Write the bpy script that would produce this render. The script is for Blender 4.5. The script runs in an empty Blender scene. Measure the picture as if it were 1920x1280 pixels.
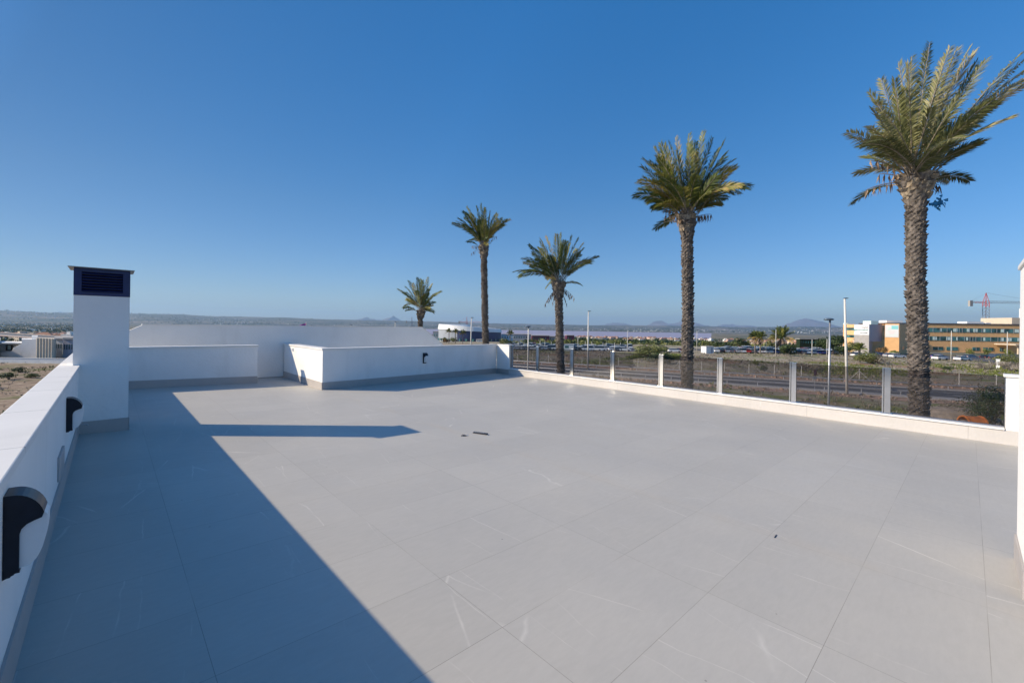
import bpy, math, random
from mathutils import Vector, Matrix, Euler
R=math.radians
S=bpy.context.scene
# ---------------------------------------------------------------- camera
CAMZ=1.588; YAW=R(43.154); ROLL=R(0.79); FPX=804.3; V0=612.63
cd=bpy.data.cameras.new('camera'); cam=bpy.data.objects.new('camera',cd); S.collection.objects.link(cam)
cam.matrix_world=Matrix.Translation((0,0,CAMZ))@Matrix.Rotation(-YAW,4,'Z')@Matrix.Rotation(R(90),4,'X')@Matrix.Rotation(ROLL,4,'Z')
cd.sensor_width=36; cd.lens=FPX/1920*36; cd.shift_y=-(640-V0)/1920
cd.clip_start=0.05; cd.clip_end=60000
S.camera=cam
# ---------------------------------------------------------------- light
SUN_EL=R(30.2); SUN_AZ=R(-53.2)          # azimuth from +Y towards +X
sdir=Vector((math.sin(SUN_AZ)*math.cos(SUN_EL),math.cos(SUN_AZ)*math.cos(SUN_EL),math.sin(SUN_EL)))
W=bpy.data.worlds.new('World'); S.world=W; W.use_nodes=True
wn=W.node_tree; wn.nodes.clear()
sky=wn.nodes.new('ShaderNodeTexSky'); sky.sky_type='NISHITA'; sky.sun_disc=False
sky.sun_elevation=SUN_EL; sky.sun_rotation=SUN_AZ; sky.altitude=100; sky.air_density=1.0; sky.dust_density=0.3; sky.ozone_density=4.0
hs=wn.nodes.new('ShaderNodeHueSaturation'); hs.inputs['Saturation'].default_value=1.3
bg=wn.nodes.new('ShaderNodeBackground'); bg.inputs[1].default_value=0.128
wo=wn.nodes.new('ShaderNodeOutputWorld')
wn.links.new(sky.outputs[0],hs.inputs['Color']); 
tc=wn.nodes.new('ShaderNodeTexCoord'); sz=wn.nodes.new('ShaderNodeSeparateXYZ'); cr=wn.nodes.new('ShaderNodeValToRGB'); mu=wn.nodes.new('ShaderNodeMix'); mu.data_type='RGBA'; mu.blend_type='MULTIPLY'; mu.inputs[0].default_value=1
cr.color_ramp.elements[0].position=0.0; cr.color_ramp.elements[0].color=(.47,.53,.66,1); cr.color_ramp.elements[1].position=.25; cr.color_ramp.elements[1].color=(.86,.74,.74,1); e_=cr.color_ramp.elements.new(.6); e_.color=(1,1,1,1)
wn.links.new(tc.outputs['Generated'],sz.inputs[0]); wn.links.new(sz.outputs[2],cr.inputs[0]); wn.links.new(hs.outputs[0],mu.inputs[6]); wn.links.new(cr.outputs[0],mu.inputs[7])
# scattering glow: darker band at 35-60 degrees from the sun, bright aureole round it
dt=wn.nodes.new('ShaderNodeVectorMath'); dt.operation='DOT_PRODUCT'; dt.inputs[1].default_value=tuple(sdir); wn.links.new(tc.outputs['Generated'],dt.inputs[0])
c2=wn.nodes.new('ShaderNodeValToRGB'); e2=c2.color_ramp.elements
for _ in range(3): e2.new(.5)
for i_,(p_,v_) in enumerate(((.22,.34),(.57,.252),(.73,.204),(.85,.27),(1.0,1.0))): e2[i_].position=p_; e2[i_].color=(v_,v_,v_,1)
m3=wn.nodes.new('ShaderNodeVectorMath'); m3.operation='SCALE'; ml=wn.nodes.new('ShaderNodeMath'); ml.operation='MULTIPLY'; ml.inputs[1].default_value=1/.34
wn.links.new(dt.outputs['Value'],c2.inputs[0]); wn.links.new(c2.outputs[0],ml.inputs[0]); wn.links.new(mu.outputs[2],m3.inputs[0]); wn.links.new(ml.outputs[0],m3.inputs['Scale'])
wn.links.new(m3.outputs[0],bg.inputs[0]); wn.links.new(bg.outputs[0],wo.inputs[0])
ld=bpy.data.lights.new('sun','SUN'); ld.energy=4.2; ld.angle=R(0.5); ld.color=(1.0,0.84,0.60)
sun=bpy.data.objects.new('sun',ld); S.collection.objects.link(sun)
sun.rotation_euler=(-sdir).to_track_quat('-Z','Y').to_euler(); sun.location=(-20,15,30)
S.view_settings.view_transform='Standard'; S.view_settings.look='None'; S.view_settings.exposure=0.5; S.view_settings.gamma=1.0
S.cycles.use_denoising=True
S.cycles.max_bounces=8; S.cycles.transparent_max_bounces=24
S.cycles.sample_clamp_indirect=10; S.cycles.blur_glossy=0.0

# ---------------------------------------------------------------- helpers
RT=Vector((math.cos(YAW),-math.sin(YAW),0)); FW=Vector((math.sin(YAW),math.cos(YAW),0))
def cw(r,d,z=0.0):                      # metres right / ahead of the viewpoint -> world
    p=RT*r+FW*d; return Vector((p.x,p.y,z))
def ru(u,d): return (u-960)/FPX*d
def hz(u): return V0+(u-960)*math.tan(ROLL)
def zv(u,v,d): return CAMZ+(hz(u)-v)/FPX*d
def at(u,d,z=0.0): return cw(ru(u,d),d,z)
def lerp(a,b,t): return a+(b-a)*t
def prof(d,r=0):
    pts=[(0,-6.5),(180,-6.5),(260,-7.6),(400,-13),(700,-20.5),(1500,-32.5),(1850,-36.3),(4600,-37),(5200,-35),(8000,-10),(11000,60),(14000,60),(30000,0)]
    for (a,za),(b,zb) in zip(pts,pts[1:]):
        if d<=b: return lerp(za,zb,(d-a)/(b-a))
    return 0
def ground_z(p): return prof(math.hypot(p[0],p[1]))

class MB:
    def __init__(s): s.v=[];s.f=[];s.m=[];s.c=[];s.col=None
    def poly(s,pts,m=0,c=None):
        b=len(s.v); s.v+= [tuple(p) for p in pts]; s.f.append(tuple(range(b,b+len(pts)))); s.m.append(m); s.c.append(c)
    def box(s,x0,x1,y0,y1,z0,z1,m=0,M=None):
        c=[Vector((x,y,z)) for z in (z0,z1) for y in (y0,y1) for x in (x0,x1)]
        if M is not None: c=[M@p for p in c]
        b=len(s.v); s.v+=[tuple(p) for p in c]
        for q in ((0,2,3,1),(4,5,7,6),(0,1,5,4),(2,6,7,3),(0,4,6,2),(1,3,7,5)):
            s.f.append(tuple(b+i for i in q)); s.m.append(m); s.c.append(None)
    def prism(s,base,top,m=0):           # two loops of equal length
        b=len(s.v);n=len(base); s.v+=[tuple(p) for p in base]+[tuple(p) for p in top]
        s.f.append(tuple(b+i for i in reversed(range(n)))); s.f.append(tuple(b+n+i for i in range(n))); s.m+=[m,m]; s.c+=[None,None]
        for i in range(n):
            j=(i+1)%n; s.f.append((b+i,b+j,b+n+j,b+n+i)); s.m.append(m); s.c.append(None)
    def ext(s,pts2,z0,z1,m=0): s.prism([(x,y,z0) for x,y in pts2],[(x,y,z1) for x,y in pts2],m)
    def tube(s,path,rad,n=8,m=0,cap=True):
        b=len(s.v); path=[Vector(p) for p in path]; K=len(path)
        if not hasattr(rad,'__len__'): rad=[rad]*K
        for i,p in enumerate(path):
            T=(path[min(i+1,K-1)]-path[max(i-1,0)]).normalized()
            a=Vector((1,0,0)) if abs(T.x)<.9 else Vector((0,1,0))
            X=T.cross(a).normalized(); Y=T.cross(X)
            for k in range(n):
                t=2*math.pi*k/n; s.v.append(tuple(p+(X*math.cos(t)+Y*math.sin(t))*rad[i]))
        for i in range(K-1):
            for k in range(n):
                l=(k+1)%n; s.f.append((b+i*n+k,b+i*n+l,b+(i+1)*n+l,b+(i+1)*n+k)); s.m.append(m); s.c.append(None)
        if cap:
            s.f.append(tuple(b+k for k in reversed(range(n)))); s.f.append(tuple(b+(K-1)*n+k for k in range(n))); s.m+=[m,m]; s.c+=[None,None]
    def build(s,name,mats,parent=None,smooth=False,bevel=0,local=None):
        me=bpy.data.meshes.new(name); vs=s.v
        if local is not None: vs=[(x-local[0],y-local[1],z-local[2]) for x,y,z in vs]
        me.from_pydata(vs,[],s.f)
        if not isinstance(mats,(list,tuple)): mats=[mats]
        for m in mats: me.materials.append(m)
        me.polygons.foreach_set('material_index',s.m)
        if any(c is not None for c in s.c):
            at_=me.attributes.new('tone','FLOAT','FACE'); at_.data.foreach_set('value',[0.5 if c is None else c for c in s.c])
        if smooth: me.polygons.foreach_set('use_smooth',[True]*len(s.f))
        me.update()
        o=bpy.data.objects.new(name,me); S.collection.objects.link(o)
        if local is not None and parent is None: o.location=local
        if parent is not None: o.parent=parent
        if bevel:
            b=o.modifiers.new('bevel','BEVEL'); b.width=bevel; b.segments=2; b.limit_method='ANGLE'
        return o
def tag(o,label=None,cat=None,group=None,kind=None):
    if label: o['label']=label
    if cat: o['category']=cat
    if group: o['group']=group
    if kind: o['kind']=kind
    return o
def thing(name,loc,label,cat,group=None,rz=0):
    o=bpy.data.objects.new(name,None); o.empty_display_size=.3; S.collection.objects.link(o); o.location=loc; o.rotation_euler=(0,0,rz)
    return tag(o,label,cat,group)
def kids(o): return [c for c in S.objects if c.parent==o]
def copy_tree(o,parent=None):
    c=o.copy(); S.collection.objects.link(c)
    if parent: c.parent=parent
    for ch in list(o.children): copy_tree(ch,c)
    return c

# ---------------------------------------------------------------- materials
def nmat(name):
    m=bpy.data.materials.new(name); m.use_nodes=True; nt=m.node_tree; b=nt.nodes['Principled BSDF']; return m,nt,b
def node(nt,t,**k):
    n=nt.nodes.new(t)
    for a,v in k.items(): setattr(n,a,v)
    return n
def ramp(nt,src,stops):
    r=node(nt,'ShaderNodeValToRGB'); e=r.color_ramp.elements
    while len(e)<len(stops): e.new(0.5)
    for i,(p,c) in enumerate(stops): e[i].position=p; e[i].color=(*c,1) if len(c)==3 else c
    nt.links.new(src,r.inputs[0]); return r.outputs[0]
def mixc(nt,fac,a,b,mode='MIX'):
    n=node(nt,'ShaderNodeMix',data_type='RGBA',blend_type=mode)
    for sock,v in ((n.inputs[0],fac),(n.inputs[6],a),(n.inputs[7],b)):
        if hasattr(v,'is_linked') or hasattr(v,'links'): nt.links.new(v,sock)
        elif isinstance(v,(int,float)): sock.default_value=v
        else: sock.default_value=(*v,1)
    return n.outputs[2]
def noise(nt,scale,detail=4,rough=.55,vec=None,sc3=None):
    n=node(nt,'ShaderNodeTexNoise'); n.inputs['Scale'].default_value=scale; n.inputs['Detail'].default_value=detail; n.inputs['Roughness'].default_value=rough
    if vec is None:
        g=node(nt,'ShaderNodeNewGeometry'); vec=g.outputs['Position']
    if sc3:
        mp=node(nt,'ShaderNodeMapping'); mp.inputs['Scale'].default_value=sc3; nt.links.new(vec,mp.inputs[0]); vec=mp.outputs[0]
    nt.links.new(vec,n.inputs['Vector']); return n.outputs[0]
def math_(nt,op,a,b=None,c=None):
    n=node(nt,'ShaderNodeMath',operation=op)
    for i,v in enumerate((a,b,c)):
        if v is None: continue
        if isinstance(v,(int,float)): n.inputs[i].default_value=v
        else: nt.links.new(v,n.inputs[i])
    return n.outputs[0]
def simple(name,col,rough=.6,metal=0,var=.12,scale=8,bump=0,spec=.5,dirt=None):
    m,nt,b=nmat(name)
    f=noise(nt,scale,5)
    c=ramp(nt,f,[(.3,tuple(x*(1-var) for x in col)),(.7,tuple(min(1,x*(1+var)) for x in col))])
    if dirt:
        d=noise(nt,dirt[0],6,.65,sc3=(1,1,.25)); fa=ramp(nt,d,[(.52,(0,0,0)),(.72,(1,1,1))])
        c=mixc(nt,math_(nt,'MULTIPLY',fa,dirt[2]),c,dirt[1])
    nt.links.new(c,b.inputs['Base Color']); b.inputs['Roughness'].default_value=rough; b.inputs['Metallic'].default_value=metal
    b.inputs['Specular IOR Level'].default_value=spec
    if bump:
        bp=node(nt,'ShaderNodeBump'); bp.inputs['Strength'].default_value=bump; bp.inputs['Distance'].default_value=.01
        nt.links.new(noise(nt,scale*12,3),bp.inputs['Height']); nt.links.new(bp.outputs[0],b.inputs['Normal'])
    return m
def tone_mat(name,stops,rough=.6,spec=.3,sub=0,nscale=3,nvar=.25,trans=0):
    m,nt,b=nmat(name)
    a=node(nt,'ShaderNodeAttribute',attribute_name='tone')
    c=ramp(nt,a.outputs['Fac'],stops)
    n=ramp(nt,noise(nt,nscale,3),[(.3,(1-nvar,)*3),(.7,(1+nvar*.6,)*3)])
    c=mixc(nt,1.0,c,n,'MULTIPLY')
    nt.links.new(c,b.inputs['Base Color']); b.inputs['Roughness'].default_value=rough; b.inputs['Specular IOR Level'].default_value=spec
    if trans:
        t=node(nt,'ShaderNodeBsdfTranslucent'); nt.links.new(c,t.inputs[0]); mx=node(nt,'ShaderNodeMixShader'); mx.inputs[0].default_value=trans
        nt.links.new(b.outputs[0],mx.inputs[1]); nt.links.new(t.outputs[0],mx.inputs[2]); nt.links.new(mx.outputs[0],nt.nodes['Material Output'].inputs[0])
    return m

def tile_mat(name,base,grid=True,vein=.42,ox=3.9633,oy=2.3104,warm=(1,1,1)):
    m,nt,b=nmat(name); g=node(nt,'ShaderNodeNewGeometry'); pos=g.outputs['Position']
    sx=node(nt,'ShaderNodeSeparateXYZ'); nt.links.new(pos,sx.inputs[0])
    gx=math_(nt,'DIVIDE',math_(nt,'SUBTRACT',sx.outputs[0],ox),1.2); gy=math_(nt,'DIVIDE',math_(nt,'SUBTRACT',sx.outputs[1],oy),.6)
    cx=math_(nt,'FLOOR',gx); cy=math_(nt,'FLOOR',gy); fx=math_(nt,'FRACT',gx); fy=math_(nt,'FRACT',gy)
    # per tile random
    cb=node(nt,'ShaderNodeCombineXYZ'); nt.links.new(cx,cb.inputs[0]); nt.links.new(cy,cb.inputs[1])
    wnz=node(nt,'ShaderNodeTexWhiteNoise',noise_dimensions='3D'); nt.links.new(cb.outputs[0],wnz.inputs['Vector'])
    rv=wnz.outputs['Value']; rc=wnz.outputs['Color']
    # vein coordinates: jump per tile
    off=node(nt,'ShaderNodeVectorMath',operation='MULTIPLY_ADD'); nt.links.new(rc,off.inputs[0]); off.inputs[1].default_value=(37,53,29); nt.links.new(pos,off.inputs[2])
    wob=node(nt,'ShaderNodeTexNoise'); wob.inputs['Scale'].default_value=2.2; wob.inputs['Detail'].default_value=3; nt.links.new(off.outputs[0],wob.inputs['Vector'])
    wv=node(nt,'ShaderNodeVectorMath',operation='MULTIPLY_ADD'); nt.links.new(wob.outputs['Color'],wv.inputs[0]); wv.inputs[1].default_value=(.07,.07,.07); nt.links.new(off.outputs[0],wv.inputs[2])
    veins=None
    for sc,rot,st,th,amp in ((.8,1.05,(1,.22,1),.0005,1.0),(1.25,.35,(1,.18,1),.0005,.7)):
        mp=node(nt,'ShaderNodeMapping'); mp.inputs['Scale'].default_value=st; mp.inputs['Rotation'].default_value=(0,0,rot); nt.links.new(wv.outputs[0],mp.inputs[0])
        ra=node(nt,'ShaderNodeCombineXYZ'); nt.links.new(math_(nt,'MULTIPLY_ADD',rv,1.3,rot-.65),ra.inputs[2]); nt.links.new(ra.outputs[0],mp.inputs['Rotation'])
        vo=node(nt,'ShaderNodeTexVoronoi',feature='DISTANCE_TO_EDGE'); vo.inputs['Scale'].default_value=sc; nt.links.new(mp.outputs[0],vo.inputs['Vector'])
        v1=ramp(nt,vo.outputs['Distance'],[(0,(1,1,1)),(th,(.55,.55,.55)),(th*2.2,(0,0,0))])
        mk=ramp(nt,noise(nt,1.6 if sc<1 else 2.6,3,.6,vec=off.outputs[0]),[(.47,(0,0,0)),(.66,(1,1,1))])
        v=math_(nt,'MULTIPLY',math_(nt,'MULTIPLY',v1,mk),amp)
        veins=v if veins is None else math_(nt,'MAXIMUM',veins,v)
    # base colour
    tonev=math_(nt,'MULTIPLY_ADD',rv,.055,.97)
    cl=ramp(nt,noise(nt,.55,5,.6),[(.3,(.94,.945,.95)),(.7,(1.05,1.045,1.03))])
    fine=ramp(nt,noise(nt,9,6,.7,sc3=(1,3.5,1)),[(.3,(.96,.96,.96)),(.7,(1.035,1.035,1.035))])
    c=mixc(nt,1,base,cl,'MULTIPLY'); c=mixc(nt,1,c,fine,'MULTIPLY')
    tv=node(nt,'ShaderNodeCombineColor'); [nt.links.new(tonev,tv.inputs[i]) for i in range(3)]
    c=mixc(nt,1,c,tv.outputs[0],'MULTIPLY')
    c=mixc(nt,math_(nt,'MULTIPLY',veins,vein),c,tuple(min(.92,x*1.9) for x in base))
    if grid:
        ax=math_(nt,'MULTIPLY',math_(nt,'MINIMUM',fx,math_(nt,'SUBTRACT',1.0,fx)),1.2)
        ay=math_(nt,'MULTIPLY',math_(nt,'MINIMUM',fy,math_(nt,'SUBTRACT',1.0,fy)),.6)
        gr=math_(nt,'LESS_THAN',math_(nt,'MINIMUM',ax,ay),.0016)
        gcol=ramp(nt,noise(nt,.9,3),[(.35,(.14,.125,.11)),(.55,(.26,.23,.19)),(.7,(.46,.43,.38))])
        c=mixc(nt,math_(nt,'MULTIPLY',gr,.62),c,gcol)
        # warm dust washed along the long joint
        st=math_(nt,'ABSOLUTE',math_(nt,'SUBTRACT',sx.outputs[0],ox+.03)); st=ramp(nt,st,[(0,(1,1,1)),(.14,(0,0,0))])
        dn=ramp(nt,noise(nt,.8,4,.6),[(.45,(0,0,0)),(.65,(1,1,1))])
        c=mixc(nt,math_(nt,'MULTIPLY',math_(nt,'MULTIPLY',st,dn),.28),c,(.5,.42,.32))
        # sparse specks
        vs=node(nt,'ShaderNodeTexVoronoi'); vs.inputs['Scale'].default_value=2.3; nt.links.new(pos,vs.inputs['Vector'])
        sp=math_(nt,'LESS_THAN',vs.outputs['Distance'],.018)
        c=mixc(nt,math_(nt,'MULTIPLY',sp,.5),c,(.12,.1,.09))
    nt.links.new(c,b.inputs['Base Color'])
    rr=ramp(nt,noise(nt,3,4),[(.3,(.50,)*3),(.7,(.62,)*3)]); nt.links.new(rr,b.inputs['Roughness']); b.inputs['Specular IOR Level'].default_value=.4
    bp=node(nt,'ShaderNodeBump'); bp.inputs['Strength'].default_value=.12; bp.inputs['Distance'].default_value=.003
    nt.links.new(noise(nt,60,4,.6,sc3=(1,2.5,1)),bp.inputs['Height']); nt.links.new(bp.outputs[0],b.inputs['Normal'])
    return m
M={}
M['tile']=tile_mat('porcelain_tile',(.458,.434,.392))
M['skirt']=tile_mat('skirting_tile',(.41,.38,.36),grid=False,vein=.3)
M['curb']=tile_mat('curb_tile',(.55,.52,.49),grid=False,vein=.3)
M['render']=simple('white_render',(.82,.80,.765),.85,var=.035,scale=1.5,bump=.45,spec=.25,dirt=(1.6,(.62,.60,.56),.38))
M['coping']=simple('white_coping',(.76,.735,.69),.55,var=.04,scale=2.2,spec=.35,dirt=(2.0,(.62,.59,.54),.3))
M['cowl']=simple('dark_blue_metal',(.008,.016,.085),.35,0,var=.2,scale=4)
M['cowl_in']=simple('cowl_interior',(.006,.006,.008),.8)
M['capm']=simple('cap_sheet',(.30,.30,.27),.45,.3)
M['black']=simple('black_powder_coat',(.012,.014,.022),.32,0,var=.2,scale=20,spec=.3)
M['diff']=simple('opal_plastic',(.78,.78,.77),.35,0,var=.02)
M['steel']=simple('polished_steel',(.74,.73,.71),.15,1.0,var=.05,scale=5)
M['galv']=simple('galvanised_steel',(.42,.43,.44),.45,.7,var=.12,scale=6)
M['paint']=simple('pale_pole_paint',(.62,.60,.55),.5,0,var=.08,scale=3)
M['lamphead']=simple('lamp_head_grey',(.10,.14,.19),.35,.2)
M['asphalt']=simple('asphalt',(.065,.066,.072),.85,var=.25,scale=.6,dirt=(.25,(.11,.105,.1),.5))
M['mark']=simple('road_paint',(.6,.6,.58),.7,var=.2,scale=4)
M['trunk']=simple('palm_trunk_bark',(.175,.15,.13),.9,var=.55,scale=7,spec=.2)
M['fibre']=simple('palm_leaf_base_fibre',(.33,.27,.20),.9,var=.5,scale=12,spec=.2)
M['bark']=simple('bark',(.12,.10,.08),.9,var=.3)
M['orange']=simple('rusty_orange_steel',(.55,.17,.035),.6,.1,var=.3,scale=3)
M['navy']=simple('navy_wall_shade',(.035,.05,.12),.5,var=.15,scale=.3)
M['arenagrey']=simple('grey_cladding',(.30,.33,.37),.6,var=.1,scale=.2)
M['whiteclad']=simple('white_cladding',(.72,.73,.72),.5,var=.04,scale=.2)
M['brick']=simple('ochre_brick',(.72,.42,.19),.8,var=.08,scale=.8)
M['cream']=simple('cream_wall',(.56,.47,.36),.8,var=.06,scale=.5)
M['greyclad']=simple('grey_panel',(.34,.345,.40),.6,var=.05,scale=.3)
M['maroon']=simple('maroon_cladding',(.09,.015,.04),.6,var=.1,scale=.3)
M['concrete']=simple('concrete',(.36,.34,.32),.85,var=.1,scale=.7)
M['red']=simple('crane_red',(.55,.07,.06),.5)
M['cranegrey']=simple('crane_grey',(.22,.23,.27),.5)
M['teal']=simple('teal_print',(.25,.62,.62),.5)
M['dkteal']=simple('green_lettering',(.02,.22,.22),.5)
M['dkgrey']=simple('dark_lettering',(.06,.06,.07),.5)
M['palegreen']=simple('pale_mint',(.62,.76,.70),.5)
M['palepink']=simple('pale_pink_print',(.80,.62,.62),.5)
M['rock']=simple('reddish_rubble',(.33,.22,.16),.95,var=.45,scale=1.2)
M['dirt']=simple('pale_dirt',(.30,.245,.19),.95,var=.35,scale=1.6,bump=.6)
M['joint']=simple('grey_joint',(.48,.46,.43),.8)
M['mesh']=simple('wire',(.25,.25,.25),.5,.5)
M['roof']=simple('terracotta_roof',(.36,.17,.10),.8)
M['phone']=simple('black_plastic',(.02,.02,.028),.35)
M['net']=simple('blue_plastic',(.05,.30,.55),.5)
M['purple']=simple('purple_cloth',(.30,.06,.30),.7)
def glassy(name,col,rough=.08):
    m,nt,b=nmat(name); c=ramp(nt,noise(nt,.35,2,.5),[(.35,tuple(x*.35 for x in col)),(.65,tuple(x*1.7 for x in col))]); nt.links.new(c,b.inputs['Base Color'])
    b.inputs['Roughness'].default_value=rough; b.inputs['Specular IOR Level'].default_value=.8; return m
M['winglass']=glassy('window_glass',(.05,.15,.15))
M['carglass']=glassy('car_glass',(.02,.025,.03))
def pane_mat():
    m,nt,b=nmat('tinted_glass'); nt.nodes.remove(b)
    tr=node(nt,'ShaderNodeBsdfTransparent'); tr.inputs[0].default_value=(.66,.65,.66,1)
    gl=node(nt,'ShaderNodeBsdfGlossy'); gl.inputs['Roughness'].default_value=0; gl.inputs[0].default_value=(1,1,1,1)
    fr=node(nt,'ShaderNodeFresnel'); fr.inputs[0].default_value=1.5
    mx=node(nt,'ShaderNodeMixShader'); g_=node(nt,'ShaderNodeNewGeometry'); nt.links.new(math_(nt,'MULTIPLY',fr.outputs[0],math_(nt,'SUBTRACT',1.0,g_.outputs['Backfacing'])),mx.inputs[0]); nt.links.new(tr.outputs[0],mx.inputs[1]); nt.links.new(gl.outputs[0],mx.inputs[2])
    nt.links.new(mx.outputs[0],nt.nodes['Material Output'].inputs[0]); return m
M['pane']=pane_mat()
M['leaf_palm']=tone_mat('palm_leaflets',[(0,(.035,.065,.015)),(.4,(.09,.125,.025)),(.65,(.24,.24,.05)),(.85,(.40,.33,.09)),(1,(.42,.24,.09))],.5,.4,trans=.2)
M['leaf_big']=tone_mat('wind_blown_palm_leaflets',[(0,(.06,.08,.025)),(.4,(.145,.155,.05)),(.65,(.27,.26,.10)),(.85,(.42,.37,.20)),(1,(.42,.28,.16))],.5,.4,trans=.2)
M['dead']=tone_mat('dead_frond',[(0,(.20,.14,.10)),(1,(.34,.25,.18))],.8,.2)
M['leaf_dark']=tone_mat('dark_leaves',[(0,(.015,.03,.01)),(.5,(.035,.06,.018)),(1,(.08,.11,.03))],.6,.3,trans=.1)
M['leaf_olive']=tone_mat('olive_leaves',[(0,(.07,.085,.025)),(.5,(.14,.16,.05)),(1,(.25,.25,.10))],.6,.3,trans=.1)
M['leaf_bright']=tone_mat('yellow_green_leaves',[(0,(.08,.11,.02)),(.5,(.16,.19,.04)),(1,(.28,.28,.09))],.6,.3,trans=.1)
M['twig']=tone_mat('grey_dry_twigs',[(0,(.15,.13,.10)),(.5,(.25,.22,.18)),(1,(.35,.31,.26))],.9,.2)
M['autumn']=tone_mat('reddish_leaves',[(0,(.08,.04,.02)),(.5,(.18,.10,.04)),(1,(.25,.18,.06))],.8,.2)

def ground_mat():
    m,nt,b=nmat('scrubland'); g=node(nt,'ShaderNodeNewGeometry'); pos=g.outputs['Position']
    ln=node(nt,'ShaderNodeVectorMath',operation='LENGTH'); nt.links.new(pos,ln.inputs[0]); D=ln.outputs['Value']
    n1=noise(nt,.09,8,.65); n2=noise(nt,.6,8,.7); n3=noise(nt,.025,6,.6)
    dry=ramp(nt,n2,[(.3,(.14,.12,.085)),(.45,(.26,.225,.165)),(.58,(.35,.305,.235)),(.72,(.45,.39,.31))])
    red=ramp(nt,n2,[(.3,(.13,.075,.045)),(.5,(.27,.165,.10)),(.7,(.38,.27,.18))])
    grn=ramp(nt,n2,[(.3,(.07,.08,.03)),(.5,(.16,.185,.05)),(.7,(.27,.26,.11))])
    c=mixc(nt,ramp(nt,n1,[(.52,(0,0,0)),(.64,(1,1,1))]),dry,grn)
    c=mixc(nt,ramp(nt,noise(nt,.06,6,.6,sc3=(1,1,1)),[(.55,(0,0,0)),(.66,(1,1,1))]),c,red)
    # farther plain: fields, groves and bare soil in broad patches
    f1=node(nt,'ShaderNodeTexVoronoi'); f1.inputs['Scale'].default_value=.006; 
    mp=node(nt,'ShaderNodeMapping'); mp.inputs['Scale'].default_value=(1,1,0); nt.links.new(pos,mp.inputs[0]); nt.links.new(mp.outputs[0],f1.inputs['Vector'])
    sp=node(nt,'ShaderNodeSeparateColor'); nt.links.new(f1.outputs['Color'],sp.inputs[0])
    fld=ramp(nt,sp.outputs[0],[(0,(.05,.07,.035)),(.35,(.09,.10,.05)),(.5,(.22,.17,.11)),(.8,(.30,.23,.16)),(1,(.34,.29,.22))])
    sp2=ramp(nt,noise(nt,.02,8,.75),[(.35,(.03,.045,.025)),(.5,(.12,.115,.075)),(.7,(.33,.28,.21))])
    far=mixc(nt,.55,fld,sp2)
    # scrub belt between 300 and 700 m
    fm=node(nt,'ShaderNodeMapRange'); fm.inputs[1].default_value=280; fm.inputs[2].default_value=420; nt.links.new(D,fm.inputs[0])
    c=mixc(nt,fm.outputs[0],c,far)
    f2=ramp(nt,noise(nt,.0011,8,.7),[(.3,(.04,.055,.045)),(.5,(.10,.105,.085)),(.62,(.23,.19,.16)),(.75,(.40,.35,.31))])
    fm2=node(nt,'ShaderNodeMapRange'); fm2.inputs[1].default_value=3500; fm2.inputs[2].default_value=6000; nt.links.new(D,fm2.inputs[0])
    c=mixc(nt,fm2.outputs[0],c,f2)
    nt.links.new(c,b.inputs['Base Color']); b.inputs['Roughness'].default_value=.95; b.inputs['Specular IOR Level'].default_value=.15
    bp=node(nt,'ShaderNodeBump'); bp.inputs['Strength'].default_value=.6; bp.inputs['Distance'].default_value=.25
    nt.links.new(n2,bp.inputs['Height']); nt.links.new(bp.outputs[0],b.inputs['Normal'])
    return m
M['ground']=ground_mat()
def water_mat():
    m,nt,b=nmat('pink_lagoon_water'); c=ramp(nt,noise(nt,.002,4,.5,sc3=(1,1,1)),[(.3,(.31,.235,.28)),(.7,(.39,.30,.34))]); nt.links.new(c,b.inputs['Base Color'])
    b.inputs['Roughness'].default_value=.35; return m
M['water']=water_mat()
M['hill']=simple('mountain_rock',(.16,.13,.12),.95,var=.35,scale=.0012)

# ---------------------------------------------------------------- terrain, lagoon, mountains
random.seed(5)
from mathutils import noise as mn
def hillh(az,d):                        # az measured from the viewing direction
    if d<6500: return 0
    k=min(1,(d-6500)/4500)
    a=math.degrees(az)
    side=max(0,min(1,(-a+5)/45))        # higher ridge on the left
    n=mn.fractal(Vector((a*.16,d*.00035,3.1)),1,2.1,5)
    return k*(18+side*75+n*(26+side*18))
mb=MB(); rad=[0,6,12,20,30,42,55,70,90,110,135,160,185,210,240,270,310,360,420,500,600,700,850,1000,1250,1500,1700,1900,2200,2600,3100,3700,4300,4700,5200,5800,6500,7200,8000,8800,9600,10400,11200,12000,13000,14500,17000,22000]
angs=[-180,-150,-120,-95,-80,-70,-62,-58]+[-56+i*.4 for i in range(281)]+[58,62,70,80,95,120,150]
na=len(angs)
for rr in rad:
    for a in angs:
        az=R(a); d=FW*math.cos(az)+RT*math.sin(az); z=prof(rr)
        if rr>6000: z+=hillh(az,rr)
        if 1750<rr<5000:                # solid land outside the lagoon
            if a<-12 or a>25: z=max(z,-33.5+mn.noise(Vector((a*.2,rr*.001,0)))*1.5)
        mb.v.append((d.x*rr,d.y*rr,z))
for i in range(len(rad)-1):
    for j in range(na):
        k=(j+1)%na; mb.f.append((i*na+j,i*na+k,(i+1)*na+k,(i+1)*na+j)); mb.m.append(0); mb.c.append(None)
o=mb.build('ground',M['ground'],smooth=True); tag(o,kind='structure')
bpy.context.view_layer.update()
mb=MB(); pts=[]
for a in range(-13,27): 
    pts.append((R(a),1760+120*math.sin(a*.5)+40*math.sin(a*1.7)))
out=[(R(a),4750+150*math.sin(a*.3)) for a in range(26,-14,-1)]
mb.poly([tuple((FW*math.cos(a)+RT*math.sin(a))*d)[:2]+(-35.6,) for a,d in pts+out][::-1]); o=mb.build('lagoon',M['water']); tag(o,kind='structure')
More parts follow.
